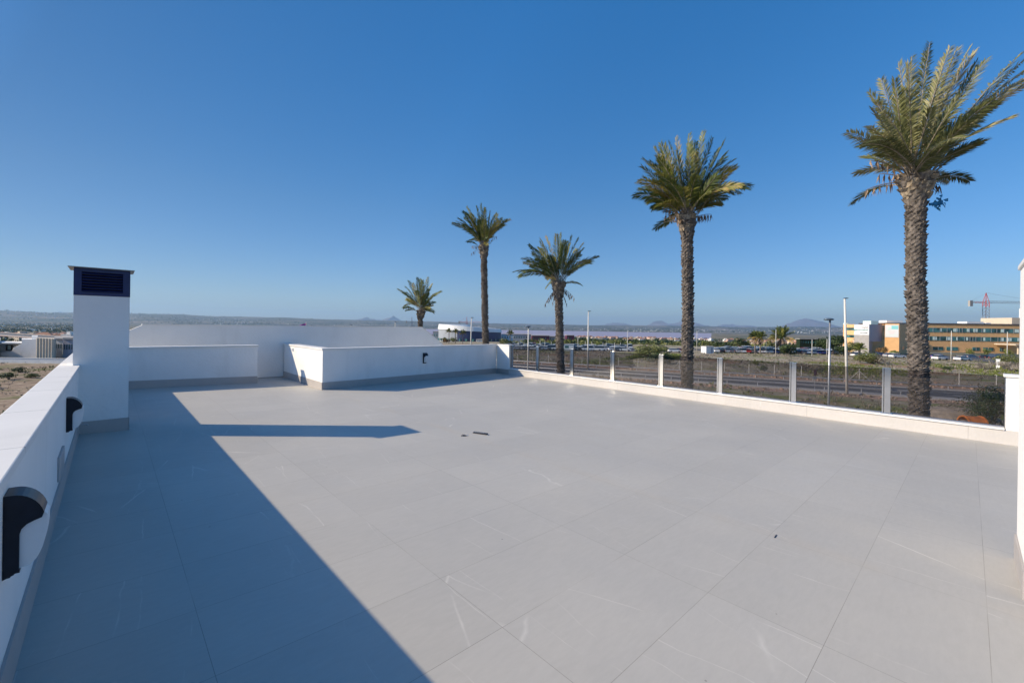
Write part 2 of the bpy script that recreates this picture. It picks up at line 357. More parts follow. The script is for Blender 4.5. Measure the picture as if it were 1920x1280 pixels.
def ridge(name,u0,u1,d,fn,seed):
    mb=MB(); n=90
    for i in range(n+1):
        u=lerp(u0,u1,i/n); h=fn(i/n)+mn.fractal(Vector((i*.16,seed,0)),1,2,6)*75*min(1,4*min(i/n,1-i/n))
        top=max(5,h*1.05)
        for k,(dd,hh) in enumerate(((-2600,-40),(-1700,top*.22+mn.noise(Vector((i*.4,seed,1)))*30),(-800,top*.62+mn.noise(Vector((i*.5,seed,2)))*45),(0,top),(1500,-40))):
            mb.v.append(tuple(cw((u-960)/FPX*d,d+dd,hh)))
    for i in range(n):
        for k in range(4):
            a=i*5+k; mb.f.append((a,a+5,a+6,a+1)); mb.m.append(0); mb.c.append(None)
    o=mb.build(name,M['hill'],smooth=True); tag(o,kind='structure'); return o
def bumps(*bs): return lambda t: sum(h*math.exp(-((t-c)/w)**2) for c,w,h in bs)
ridge('mountain',1430,1610,21000,bumps((.42,.16,430),(.62,.18,330),(.25,.14,150),(.85,.1,80)),1)
ridge('mountain',1195,1345,22000,bumps((.25,.14,370),(.62,.22,400),(.9,.08,80)),2)
ridge('mountain',1110,1200,24000,bumps((.4,.2,260),(.7,.2,230)),3)
ridge('mountain',1330,1440,24000,bumps((.3,.25,290),(.7,.2,230)),4)
ridge('mountain',640,790,21000,bumps((.3,.2,260),(.65,.12,300),(.5,.3,90)),5)
ridge('mountain',90,150,19000,bumps((.4,.25,300),(.7,.2,200)),6)

# ---------------------------------------------------------------- terrace
FSX,FSY=-.0247,.0031
def fz(x,y): return FSX*x+FSY*y
mb=MB(); fx0,fx1,fy0,fy1=-.31,11.25,-3.0,14.42
mb.prism([(x,y,fz(x,y)-.25) for x,y in ((fx0,fy0),(fx1,fy0),(fx1,fy1),(fx0,fy1))],[(x,y,fz(x,y)) for x,y in ((fx0,fy0),(fx1,fy0),(fx1,fy1),(fx0,fy1))])
tag(mb.build('terrace_floor',M['tile']),kind='structure')
mb=MB(); mb.box(-.47,11.36,-3.2,14.4,-6.6,-.62); tag(mb.build('house_base',M['render']),kind='structure')

def wall_run(name,a,b,th,top_a,top_b,label,cat='wall',left=True,skirt=True,cope=.045,over=.025,bot=-.6,backa=None,group=None,skh=.185,skside=1,ends=(0,0),group_=None):
    """wall whose visible face runs a->b (world xy); thickness grows to the other side"""
    a=Vector(a);b=Vector(b); t=(b-a).normalized(); n=Vector((-t.y,t.x))*(1 if left else -1)   # n = away from visible face
    root=thing(name,(a.x,a.y,fz(a.x,a.y)),label,cat,group)
    L=Vector((root.location.x,root.location.y,root.location.z))
    def quad(p0,p1,o0,o1): return [p0+n*o0,p1+n*o0,p1+n*o1,p0+n*o1]
    m1=MB(); q=quad(a,b,0,th)
    if backa is not None: q[3]=Vector(backa)
    tz=[top_a,top_b,top_b,top_a]
    m1.prism([(p.x,p.y,bot) for p in q],[(p.x,p.y,z-cope) for p,z in zip(q,tz)])
    m1.build('wall_body',M['render'],root,local=L)
    m2=MB(); q=quad(a-t*(over+ends[0]),b+t*(over+ends[1]),-over,th+over)
    if backa is not None: q[0]=a+Vector((-over,-over)); q[3]=Vector(backa)+Vector((-over,0))
    m2.prism([(p.x,p.y,z-cope) for p,z in zip(q,tz)],[(p.x,p.y,z) for p,z in zip(q,tz)])
    m2.build('coping',M['coping'],root,local=L,bevel=.006)
    Lr=(b-a).length
    if Lr>1.5:
        k=.9
        while k<Lr-.3:
            mj=MB()
            zj=lerp(top_a,top_b,k/Lr); p=a+t*k; c=[p-n*(over+.0005),p+t*.003-n*(over+.0005),p+t*.003+n*(th+over+.0005),p+n*(th+over+.0005)]
            mj.prism([(v.x,v.y,zj-.03) for v in c],[(v.x,v.y,zj+.0006) for v in c]); k+=1.2
            mj.build('coping_joint',M['joint'],root,local=L)
    if skirt:
        m3=MB(); q=quad(a,b,-.012,-.0005)
        m3.prism([(p.x,p.y,fz(p.x,p.y)-.02) for p in q],[(p.x,p.y,fz(p.x,p.y)+skh) for p in q])
        m3.build('skirting',M['skirt'],root,local=L)
    return root
# left parapet (face looks +X)
wall_run('parapet_wall',(-.305,-2.6),(-.305,13.5),.19,.98,.98,'long low white parapet with pale coping along the shaded left side of the terrace',left=True,over=.014,bot=-1.5)
# back wall left
wall_run('parapet_wall',(-.29,13.25),(2.944,13.25),.24,1.0,1.0,'low white back parapet between the chimney and the gap in the back wall',left=True)
# box walls
C1=Vector((3.911,11.119)); C2=Vector((11.16,12.79))
wall_run('parapet_wall',C1,C2,.24,.98,.89,'long white parapet with a black wall lamp, meeting the glass railing',left=True,over=.02,backa=(3.911,11.119+.26))
r=wall_run('parapet_wall',(3.911,14.38),(3.911,11.38),.24,.982,.98,'short sunlit white side wall of the projecting parapet, behind its near corner',left=True,over=.02,ends=(0,-.021))
mb=MB(); mb.box(3.899,3.9105,11.119,11.3795,-.12,fz(3.9,11.2)+.185); mb.build('skirting',M['skirt'],r,local=r.location)
# end wall by the railing
wall_run('parapet_wall',(11.19,12.80),(11.19,12.08),.22,.893,.893,'short white end wall where the glass railing begins at the far corner',left=True,over=.012)
# tall neighbouring wall
mb=MB(); Y0,Y1=14.43,14.68; pr=[(.05,1.2),(.60,1.50),(8.78,1.51),(9.72,.86),(11.6,-.6),(.05,-.6)]
mb.prism([(x,Y0,z) for x,z in pr],[(x,Y1,z) for x,z in pr]); 
root=thing('gable_wall',(0.3,14.43,0),'tall grey-white wall with sloping ends rising behind the back parapets','wall')
mb.build('wall_body',M['render'],root,local=root.location)
mb=MB(); cp=[(.60,1.50),(8.78,1.51),(9.72,.86)]
for (x0,z0),(x1,z1) in zip(cp,cp[1:]): mb.prism([(x0,Y0-.01,z0+.002),(x1,Y0-.01,z1+.002),(x1,Y1+.01,z1+.002),(x0,Y1+.01,z0+.002)],[(x0,Y0-.01,z0+.03),(x1,Y0-.01,z1+.03),(x1,Y1+.01,z1+.03),(x0,Y1+.01,z0+.03)])
mb.build('coping',M['coping'],root,local=root.location)
mb=MB(); mb.box(2.95,3.9,14.40,14.425,-.12,-.02); mb.build('skirting',M['skirt'],root,local=root.location)

# chimney
root=thing('chimney',(-.08,8.6,0),'square white chimney with dark blue louvred cowl rising from the left parapet','chimney')
L=root.location.copy()
mb=MB(); mb.box(-.363,.208,8.34,8.845,-.7,1.94); mb.build('shaft',M['render'],root,local=L)
mb=MB(); mb.box(-.38,.212,8.328,8.339,-.03,fz(0,8.3)+.175); mb.box(.209,.22,8.328,8.85,-.03,fz(0,8.3)+.175); mb.build('skirting',M['skirt'],root,local=L)
cowl=MB(); x0,x1,y0,y1,z0,z1=-.366,.211,8.335,8.85,1.941,2.315
def frame(mbx,p,q,z0,z1,bw,bz):         # rectangular ring between p and q
    t=(q-p).normalized(); n=Vector((-t.y,t.x,0)); L_=(q-p).length
    for s0,s1,a,b_ in ((0,bw,z0,z1),(L_-bw,L_,z0,z1),(bw,L_-bw,z0,z0+bz),(bw,L_-bw,z1-bz,z1)):
        c=[p+t*s0,p+t*s1,p+t*s1+n*.02,p+t*s0+n*.02]; mbx.prism([(v.x,v.y,a) for v in c],[(v.x,v.y,b_) for v in c])
sides=[((x0,y0),(x1,y0)),((x1,y0),(x1,y1)),((x1,y1),(x0,y1)),((x0,y1),(x0,y0))]
lou=MB()
for i,(p,q) in enumerate(sides):
    p=Vector((*p,0));q=Vector((*q,0)); t=(q-p).normalized(); n=Vector((-t.y,t.x,0))
    g=.0215 if i%2 else 0
    frame(cowl,p+t*g,q-t*g,z0,z1,.078-g,.05)
    k=7; zz0,zz1=z0+.05,z1-.05; st=(zz1-zz0)/k; L_=(q-p).length
    for j in range(k):
        a=zz0+j*st
        A=p+t*.08; B=q-t*.08
        lou.prism([A-n*.004+Vector((0,0,a+.008)),B-n*.004+Vector((0,0,a+.008)),B+n*.03+Vector((0,0,a+st*.75)),A+n*.03+Vector((0,0,a+st*.75))],
                  [A-n*.004+Vector((0,0,a+.013)),B-n*.004+Vector((0,0,a+.013)),B+n*.03+Vector((0,0,a+st*.75+.005)),A+n*.03+Vector((0,0,a+st*.75+.005))])
co=cowl.build('cowl',M['cowl'],root,local=L); lou.build('louvre',M['cowl'],co,local=L)
mb=MB(); mb.box(x0+.06,x1-.06,y0+.06,y1-.06,z0,z1-.01); mb.build('flue_core',M['cowl_in'],co,local=L)
mb=MB(); mb.prism([(x0-.055,y0-.05,2.318),(x1+.045,y0-.05,2.318),(x1+.045,y1+.05,2.318),(x0-.055,y1+.05,2.318)],[(x0-.055,y0-.05,2.328),(x1+.045,y0-.05,2.328),(x1+.045,y1+.05,2.328),(x0-.055,y1+.05,2.328)])
mb.build('cap_plate',M['capm'],root,local=L)

# railing kerb
RX=lambda y:11.017+.0148*y
root=thing('railing_kerb',(11.03,6,-.2),'long low pale tiled kerb with white coping under the glass railing','kerb')
L=root.location.copy(); ya,yb_=-2.8,12.1
mb=MB(); mb.prism([(RX(ya),ya,-.8),(RX(ya)+.28,ya,-.8),(RX(yb_)+.28,yb_,-.8),(RX(yb_),yb_,-.8)],[(RX(ya),ya,-.035),(RX(ya)+.28,ya,-.035),(RX(yb_)+.28,yb_,-.035),(RX(yb_),yb_,-.035)]); mb.build('kerb_body',M['curb'],root,local=L)
ya=-.42
mb=MB(); mb.prism([(RX(ya)-.025,ya,-.0345),(RX(ya)+.30,ya,-.0345),(RX(yb_)+.30,yb_,-.0345),(RX(yb_)-.025,yb_,-.0345)],[(RX(ya)-.025,ya,-.003),(RX(ya)+.30,ya,-.003),(RX(yb_)+.30,yb_,-.003),(RX(yb_)-.025,yb_,-.003)]); mb.build('coping',M['coping'],root,local=L,bevel=.005)
mb=MB()
for y in (12.0,9.6,7.2,4.8,2.4,.0): mb.box(RX(y)-.0006,RX(y)+.02,y-.0015,y+.0015,-.3,-.036)
mb.build('tile_joint',M['mesh'],root,local=L)
# pier right of the railing
wall_run('pier',(RX(-.43),-.43),(RX(-3),-3.0),.28,.90,.90,'white pier closing the right end of the glass railing','pier',left=True,skirt=False,cope=.04,over=.03,bot=-.034)
# near right wall corner
root=thing('wall_corner',(4.6,-.9,0),'sliver of a white wall corner with grey skirting at the right edge of the view','wall'); L=root.location.copy()
mb=MB(); mb.box(4.28,5.03,-1.6,-.26,-.5,2.07); mb.build('wall_body',M['render'],root,local=L)
mb=MB(); mb.box(4.26,5.045,-1.62,-.247,2.071,2.105); mb.build('coping',M['coping'],root,local=L,bevel=.006)
mb=MB(); mb.box(4.265,5.045,-.259,-.247,-.2,fz(4.6,0)+.185); mb.box(4.268,4.279,-1.6,-.26,-.2,fz(4.6,0)+.185); mb.build('skirting',M['skirt'],root,local=L)

# railing posts and panes
posts=[10.62,9.03,7.43,5.84,4.26,2.68,1.10]
def make_post():
    root=thing('railing_post',(0,0,0),'x','railing post','steel posts of the glass railing')
    mb=MB(); mb.box(-.006,.006,-.062,.030,.012,.885); mb.box(-.006,.006,.042,.066,.012,.885); mb.box(.032,.044,-.062,.066,.012,.885); mb.box(.006,.032,-.01,.01,.012,.88)
    mb.build('channel',M['steel'],root,bevel=.0015)
    mb=MB(); mb.box(-.035,.07,-.085,.085,0,.011); mb.build('base_plate',M['steel'],root,bevel=.002)
    return root
p0=make_post(); ordw=['nearest the far white end wall','second from the far end wall','third from the far end wall, beside the slender lamp post','in the middle of the railing','fifth from the far end wall, right of the palm shadow side','sixth from the far end wall','nearest the right-hand white pier']
for i,y in enumerate(posts):
    o=p0 if i==0 else copy_tree(p0)
    o.location=(RX(y)+.055,y,-.003); o['label']='polished steel railing post '+ordw[i]
ed=[12.08]+posts+[-.43]
pw=['next to the far white end wall','second from the far end wall, before the third palm','third from the far end wall, before a pale lamp post','fourth from the far end wall, before dark scrub','fifth from the far end wall, before the second tallest palm','sixth from the far end wall, before the road sign','seventh from the far end wall, before two lamp posts','next to the white pier, before the big palm trunk']
for i in range(len(ed)-1):
    a,b_=ed[i],ed[i+1]; mb=MB(); y1=a-(.03 if i else .01); y0=b_+(.03 if i<len(ed)-2 else .01)
    x=RX((a+b_)/2)+.055
    mb.box(x+.012,x+.022,y0,y1,.012,.868); o=mb.build('glass_pane',M['pane'],local=Vector((x,(y0+y1)/2,0))); tag(o,'tinted glass railing panel '+pw[i],'glass panel','tinted glass panels of the railing')
for y,lab in ((12.072,'thin pale steel end channel fixing the glass to the far end wall'),(-.425,'thin steel end channel fixing the glass to the right-hand pier')):
    mb=MB(); x=RX(y)+.055; mb.box(x-.005,x+.008,y-.02,y+.007,-.001,.88); mb.box(x+.026,x+.04,y-.02,y+.007,-.001,.88); o=mb.build('end_channel',M['steel'],local=Vector((x,y,0))); tag(o,lab,'channel')

# wall lamps
def make_lamp():
    root=thing('wall_lamp',(0,0,0),'x','wall lamp')      # local: wall plane x=0, sticking out +x, width along y, z up from bottom
    H_=.335; P=.112; w=.065
    outer=[(0,0),(0,H_)]+[(.02+ (P-.015)*math.sin(t),.205+ (H_-.205)*math.cos(t)) for t in [i*math.pi/2/10 for i in range(0,9)]]
    inner=[(P-.006,.225),(.085,.218),(.064,.208),(.05,.192),(.044,.17),(.044,.03),(.03,.012)]
    pr=outer+inner
    mb=MB(); 
    for s0,s1 in ((-w,-w+.012),(w-.012,w)): mb.prism([(x,s0,z) for x,z in pr],[(x,s1,z) for x,z in pr])
    # hood and back between the cheeks
    hood=outer[2:]
    for (xa,za),(xb,zb) in zip([(0,H_)]+hood[:-1],hood):
        mb.prism([(xa,-w+.012,za-.008),(xb-.004,-w+.012,zb-.008),(xb,-w+.012,zb),(xa,-w+.012,za)],[(xa,w-.012,za-.008),(xb-.004,w-.012,zb-.008),(xb,w-.012,zb),(xa,w-.012,za)])
    mb.box(0,.02,-w+.012,w-.012,0,H_-.012); mb.box(.0,.045,-w+.012,w-.012,.012,.03)
    mb.build('lamp_frame',M['black'],root)
    df=[(.022,.035),(.045,.03)]+[(.05+.072*math.sin(t)**.8,.225-.195*math.cos(t)) for t in [i*math.pi/2/9 for i in range(1,9)]]+[(.121,.23),(.105,.25),(.022,.25)]
    mb=MB(); mb.prism([(x,-w+.014,z) for x,z in df],[(x,w-.014,z) for x,z in df]); mb.build('diffuser',M['diff'],root)
    return root
l0=make_lamp()
l0.location=(-.304,2.70,.545); l0['label']='large black wall lamp with white diffuser nearest the viewer on the left parapet'
l1=copy_tree(l0); l1.location=(-.304,6.12,.49); l1['label']='black wall lamp on the left parapet just before the chimney'
l2=copy_tree(l0); tC=(C2-C1).normalized(); pc=C1+tC*3.52-Vector((-tC.y,tC.x))*.001
l2.location=(pc.x,pc.y,.385); l2.rotation_euler=(0,0,math.atan2(tC.y,tC.x)-math.pi/2); l2['label']='small black wall lamp on the far parapet near the glass railing'
for l in (l0,l1,l2): l['group']='black wall lamps'
mb=MB(); mb.box(-.304,-.288,5.15,5.62,.25,.455); o=mb.build('wall_plate',M['galv'],bevel=.003,local=Vector((-.3,5.4,.25))); tag(o,'flat grey cover plate on the left parapet between its two lamps','cover plate')
root=thing('wall_tap',(-.3,7.7,.27),'small steel tap on the left parapet beside the chimney foot','tap')
mb=MB(); mb.tube([(-.305,7.7,.27),(-.25,7.7,.272),(-.2,7.7,.268),(-.185,7.7,.25)],.009,8); mb.build('spout',M['galv'],root,smooth=True,local=root.location)
mb=MB(); mb.box(-.262,-.245,7.67,7.73,.285,.293); mb.tube([(-.253,7.7,.27),(-.253,7.7,.29)],.006,6); mb.build('handle',M['galv'],root,local=root.location)
mb=MB(); mb.box(3.885,3.9105,13.47,13.55,.80,.88); mb.box(3.875,3.885,13.50,13.52,.82,.86); o=mb.build('wall_socket',M['diff'],bevel=.003,local=Vector((3.9,13.5,.8))); tag(o,'small white socket high on the sunlit side wall','socket')

# things lying on the floor
def onfloor(x,y): return Vector((x,y,fz(x,y)))
root=thing('remote_control',onfloor(4.24,5.21)+Vector((0,0,.001)),'dark remote control lying on the tiles in the middle of the terrace','remote control',None,R(-66))
mb=MB(); mb.box(-.125,.125,-.028,.028,.002,.02); mb.build('remote_body',M['phone'],root,bevel=.008)
mb=MB()
for i in range(6):
    for j in range(3): mb.box(-.09+i*.028,-.074+i*.028,-.018+j*.014,-.008+j*.014,.0205,.0225)
mb.build('button',M['galv'],root)
root=thing('debris_scrap',onfloor(3.955,5.245),'crumpled dark scrap lying left of the remote control','scrap')
mb=MB(); random.seed(3)
for k in range(6):
    a=random.uniform(0,6.28); x=random.uniform(-.03,.03); y=random.uniform(-.025,.025); w=.02
    mb.poly([(x-w,y-w*.6,.003),(x+w,y-w*.4,.006+random.random()*.01),(x+w*.7,y+w,.004),(x-w*.8,y+w*.7,.012+random.random()*.015)])
mb.poly([(-.03,-.02,.001),(.03,-.025,.001),(.04,.02,.001),(-.025,.02,.001)])
mb.build('scrap_sheet',M['phone'],root)
mb=MB(); mb.box(.035,.055,-.012,.004,.001,.012); mb.build('white_fleck',M['diff'],root)
mb=MB(); c=onfloor(3.99,1.07); mb.box(-.034,.034,-.0035,.0035,.0005,.0045,M=Matrix.Translation(c)@Matrix.Rotation(R(4),4,'Z')); o=mb.build('drain_slit',M['phone'],local=c); tag(o,'tiny black drain slit in a floor joint, foreground right','drain slit')  # narrow drain slit in the joint, shown as a thin black bar

# ---------------------------------------------------------------- road and verges
def line_pt(t,off=0.0):                 # road far edge, off = towards the viewer (across)
    d=Vector((-23,12.5)).normalized(); n=Vector((-d.y,d.x)); n=n if n.y<0 else -n
    p=Vector((38.2,73))+d*t+n*off; return cw(p.x,p.y)
def strip(name,o0,o1,z,mat,t0=-70,t1=420,kind='structure',h=0):
    mb=MB(); ts=[t0+i*(t1-t0)/40 for i in range(41)]
    for a,b in zip(ts,ts[1:]):
        p=[line_pt(a,o0),line_pt(b,o0),line_pt(b,o1),line_pt(a,o1)]
        if h: mb.prism([(q.x,q.y,z-h) for q in p],[(q.x,q.y,z) for q in p])
        else: mb.poly([(q.x,q.y,z) for q in p])
    o=mb.build(name,mat); tag(o,kind=kind); return o
strip('verge',-4.5,16.2,-6.485,M['rock'])
strip('road',0,9.6,-6.478,M['asphalt'])
strip('pavement',10.6,12.6,-6.36,M['concrete'],h=.12)
strip('kerb_stone',-.35,-.02,-6.36,M['concrete'],h=.14)
mb=MB()
for off,dash in ((.45,0),(9.1,0),(3.3,1),(6.3,1)):
    t=-60
    while t<380:
        ln=3.0 if dash else 8.0; p=[line_pt(t,off),line_pt(t+ln,off),line_pt(t+ln,off+.16),line_pt(t,off+.16)]
        mb.poly([(q.x,q.y,-6.474) for q in p]); t+= 8 if dash else 8.0
tag(mb.build('road_marking',M['mark']),kind='structure')
# crash barrier
def barrier(off,label,t0,t1):
    c=line_pt((t0+t1)/2,off); root=thing('crash_barrier',(c.x,c.y,-6.48),label,'crash barrier'); L=root.location.copy()
    mb=MB(); n=(line_pt(0,1)-line_pt(0,0))
    t=t0
    while t<t1:
        a=line_pt(t,off); b=line_pt(min(t+4,t1),off)
        prf=[(0,-5.78),(.04,-5.83),(0,-5.90),(.04,-5.97),(0,-6.03)]
        for (o0,z0),(o1,z1) in zip(prf,prf[1:]): mb.prism([a+n*o0+Vector((0,0,z0)),b+n*o0+Vector((0,0,z0)),b+n*o1+Vector((0,0,z1)),a+n*o1+Vector((0,0,z1))],[a+n*(o0-.012)+Vector((0,0,z0)),b+n*(o0-.012)+Vector((0,0,z0)),b+n*(o1-.012)+Vector((0,0,z1)),a+n*(o1-.012)+Vector((0,0,z1))])
        t+=4
    mb.build('rail_beam',M['galv'],root,local=L)
    t=t0+1
    while t<t1: a=line_pt(t,off-.09); mb=MB(); mb.box(a.x-.05,a.x+.05,a.y-.05,a.y+.05,-6.5,-5.82); t+=4; mb.build('barrier_post',M['galv'],root,local=L)
barrier(-1.6,'long galvanised crash barrier along the far side of the road',-60,150)
barrier(9.95,'thin galvanised barrier along the near side of the road',-20,90)
# wire fence on the bank
root0=None
fp=[line_pt(t,-7.5) for t in range(-58,150,4)]
g='fence posts on the bank beyond the road'
c=fp[len(fp)//2]; fr=thing('wire_fence',(c.x,c.y,-6.5),'sagging wire mesh fence with pale concrete posts on the bank beyond the road','fence'); L=fr.location.copy()
for i,p in enumerate(fp[:100]):
    mb=MB(); mb.tube([(p.x,p.y,-6.7),(p.x+random.uniform(-.08,.08),p.y,-4.55)],.055,5)
    if i%7==3:
        q=line_pt(-58+4*i+1.4,-7.5); q2=line_pt(-58+4*i-1.4,-7.5); mb.tube([(p.x,p.y,-4.9),(q.x,q.y,-6.5)],.035,4); mb.tube([(p.x,p.y,-4.9),(q2.x,q2.y,-6.5)],.035,4)
    mb.build('fence_post',M['paint'],fr,local=L)
mb=MB()
for a,b in zip(fp,fp[1:]):
    for z in (-4.7,-5.25,-5.8,-6.3): mb.tube([(a.x,a.y,z),((a.x+b.x)/2,(a.y+b.y)/2,z-.05),(b.x,b.y,z)],.009,3,cap=False)
    for k in range(12):
        q=a.lerp(b,k/12); q2=a.lerp(b,(k+1)/12); mb.tube([(q.x,q.y,-4.7),(q2.x,q2.y,-6.3)],.006,3,cap=False); mb.tube([(q2.x,q2.y,-4.7),(q.x,q.y,-6.3)],.006,3,cap=False)
mb.build('wire_mesh',M['mesh'],fr,local=L)
def plot_mat():
    m,nt,b=nmat('brown_plot'); n2=noise(nt,.9,8,.72); n1=noise(nt,.13,6,.65)
    c=ramp(nt,n2,[(.3,(.12,.085,.06)),(.47,(.26,.19,.135)),(.6,(.36,.28,.20)),(.75,(.46,.38,.29))]); g_=ramp(nt,n2,[(.3,(.07,.075,.035)),(.55,(.18,.17,.08)),(.7,(.27,.24,.14))])
    c=mixc(nt,ramp(nt,n1,[(.52,(0,0,0)),(.62,(1,1,1))]),c,g_); nt.links.new(c,b.inputs['Base Color']); b.inputs['Roughness'].default_value=.95; b.inputs['Specular IOR Level'].default_value=.1
    bp=node(nt,'ShaderNodeBump'); bp.inputs['Strength'].default_value=.7; bp.inputs['Distance'].default_value=.15; nt.links.new(n2,bp.inputs['Height']); nt.links.new(bp.outputs[0],b.inputs['Normal']); return m
mb=MB(); mb.poly([(-130,-25,-6.47),(-1.5,-25,-6.47),(-1.5,30,-6.47)]+[tuple(cw(ru(260,78),78,-6.47)),tuple(cw(-130,80.5,-6.47))]); tag(mb.build('bare_plot',plot_mat()),kind='structure')
# car park and other sheets (camera frame polygons)
def sheet(name,poly,z,mat):
    mb=MB(); mb.poly([tuple(cw(r,d,z+prof(d)+6.5)) for r,d in poly]); o=mb.build(name,mat); tag(o,kind='structure'); return o
sheet('car_park',[(-8,150),(62,150),(60,178),(-10,178)],-6.47,M['asphalt'])
sheet('car_park',[(72,150),(155,150),(150,178),(72,178)],-6.47,M['asphalt'])
sheet('car_park',[(135,116),(240,112),(240,142),(135,146)],-6.47,M['asphalt'])

# ---------------------------------------------------------------- vegetation
def leafcard(mb,p,n,size,rng,tone):
    a=Vector((rng.uniform(-1,1),rng.uniform(-1,1),rng.uniform(-1,1))).normalized(); t=n.cross(a).normalized()*size; b=n.cross(t).normalized()*size*.6
    mb.poly([p-t,p+b,p+t,p-b],0,tone)
def crown_mb(c,rx,ry,rz,n,size,seed,clumps=9,flat=.0):
    rng=random.Random(seed); mb=MB(); cl=[]
    for k in range(clumps):
        v=Vector((rng.gauss(0,1),rng.gauss(0,1),rng.gauss(0,.8))).normalized()*rng.uniform(.25,.75)
        cl.append((v,rng.uniform(.32,.55),rng.uniform(.2,.8)))
    for i in range(n):
        v,r_,tn=cl[rng.randrange(clumps)]
        d=Vector((rng.gauss(0,1),rng.gauss(0,1),rng.gauss(0,1))).normalized(); q=v+d*r_*rng.uniform(.7,1.05)
        if q.z<-.85: q.z=-.85+rng.random()*.1
        p=Vector((c[0]+q.x*rx,c[1]+q.y*ry,c[2]+q.z*rz))
        nn=(d+Vector((rng.uniform(-.6,.6),rng.uniform(-.6,.6),rng.uniform(-.3,.6)))).normalized()
        leafcard(mb,p,nn,size*rng.uniform(.6,1.3),rng,min(1,max(0,tn+rng.uniform(-.25,.25))))
    return mb
def bush(u,d,w,h,mat,label,cat='bush',group=None,n=900,size=None,seed=1,name='bush',depth=None,base=None,clumps=10):
    p=at(u,d); z=(prof(d) if base is None else base); p.z=z
    root=thing(name,p,label,cat,group); L=Vector(p)
    rng=random.Random(seed); mb=MB()
    for k in range(5):
        a=rng.uniform(0,6.28); q=Vector((math.cos(a)*w*.25,math.sin(a)*w*.25,h*rng.uniform(.4,.7))); mb.tube([L-Vector((0,0,.1)),L+q*.5+Vector((0,0,.05*h)),L+q],[.03*h+.02,.02*h+.01,.006*h+.005],5)
    mb.build('stem',M['bark'],root,local=L)
    c=crown_mb((p.x,p.y,z+h*.5),w/2,(depth or w)/2,h*.56,n,size or max(.05,w*.035),seed,clumps); c.build('foliage',mat,root,local=L); return root
def tree(u,d,w,h,ch,mat,label,cat='tree',group=None,n=1500,size=None,seed=1,name='tree',clumps=12):
    p=at(u,d); p.z=prof(d); root=thing(name,p,label,cat,group); L=Vector(p); rng=random.Random(seed)
    mb=MB(); top=h-ch*.6; mb.tube([L-Vector((0,0,.2)),L+Vector((.1,0,top*.5)),L+Vector((0,.1,top))],[.05*h,.035*h,.025*h],7)
    for k in range(6):
        a=k*1.05+rng.random(); q=L+Vector((math.cos(a)*w*.28,math.sin(a)*w*.28,top+ch*rng.uniform(.1,.4))); mb.tube([L+Vector((0,0,top*.8)),q],[.02*h,.006*h],5)
    mb.build('trunk',M['bark'],root,local=L)
    c=crown_mb((p.x,p.y,p.z+h-ch/2),w/2,w/2,ch*.56,n,size or w*.03,seed,clumps); c.build('crown',mat,root,local=L); return root
def scatter(name,mat,n,region,hmin,hmax,seed,spread=.6,kindw=.5,label=None,blades=7,z0=None):
    rng=random.Random(seed); mb=MB(); k=0; tries=0
    while k<n and tries<n*20:
        tries+=1
        q=region(rng)
        if q is None: continue
        r_,d_=q; p=cw(r_,d_,prof(math.hypot(r_,d_)) if z0 is None else z0); k+=1
        s=rng.uniform(hmin,hmax)*(1 if rng.random()<.85 else 1.6); tn=rng.random()
        for b in range(blades):
            a=rng.uniform(0,6.28); ln=s*rng.uniform(.5,1); o=Vector((math.cos(a),math.sin(a),0)); w=Vector((-o.y,o.x,0))*s*.09*kindw*2
            b0=p+o*s*spread*rng.uniform(0,.7); tip=b0+o*ln*spread*.7+Vector((0,0,ln)); mid=b0.lerp(tip,.5)+Vector((0,0,ln*.08))
            mb.poly([b0-w*.6,mid-w,tip,mid+w],0,min(1,max(0,tn*.6+rng.random()*.4)))
    o=mb.build(name,mat); tag(o,label,'scrub',kind='stuff'); return o
def rd_sector(u0,u1,d0,d1,excl=True,noisec=None):
    def f(rng):
        d=math.sqrt(rng.uniform(d0*d0,d1*d1)); u=rng.uniform(u0,u1); r_=ru(u,d)
        if excl:
            dd=Vector((-23,12.5)).normalized(); n=Vector((-dd.y,dd.x)); n=n if n.y<0 else -n
            off=(Vector((r_,d))-Vector((38.2,73))).dot(n)
            if -3.2<off<13.2: return None
        w=cw(r_,d)
        if -2<w.x<14.5 and -4<w.y<16: return None
        if noisec and mn.noise(Vector((r_*noisec[0],d*noisec[0],7.3)))<noisec[1]: return None
        return r_,d
    return f
scatter('dry_grass',M['twig'],5200,rd_sector(880,1950,26,150),.2,.6,11,label='grey dry grass and twiggy scrub on both sides of the road')
scatter('olive_scrub',M['leaf_olive'],1500,rd_sector(880,1950,30,150,noisec=(.06,.12)),.15,.5,12,label='low olive green scrub in patches beyond the road',kindw=.9)
scatter('green_grass',M['leaf_bright'],3600,rd_sector(1480,1960,78,110,noisec=(.05,-.1)),.12,.4,13,label='bright green grass patches in the field before the long ochre building',kindw=.9)
scatter('dry_grass',M['twig'],1500,rd_sector(-80,260,14,90,noisec=(.16,.0)),.05,.28,14,label='dry tufts on the brown plot left of the parapet')
scatter('olive_scrub',M['leaf_olive'],1300,rd_sector(-80,260,16,92,noisec=(.09,.1)),.06,.3,15,label='low green weeds on the brown plot left of the parapet',kindw=.9)
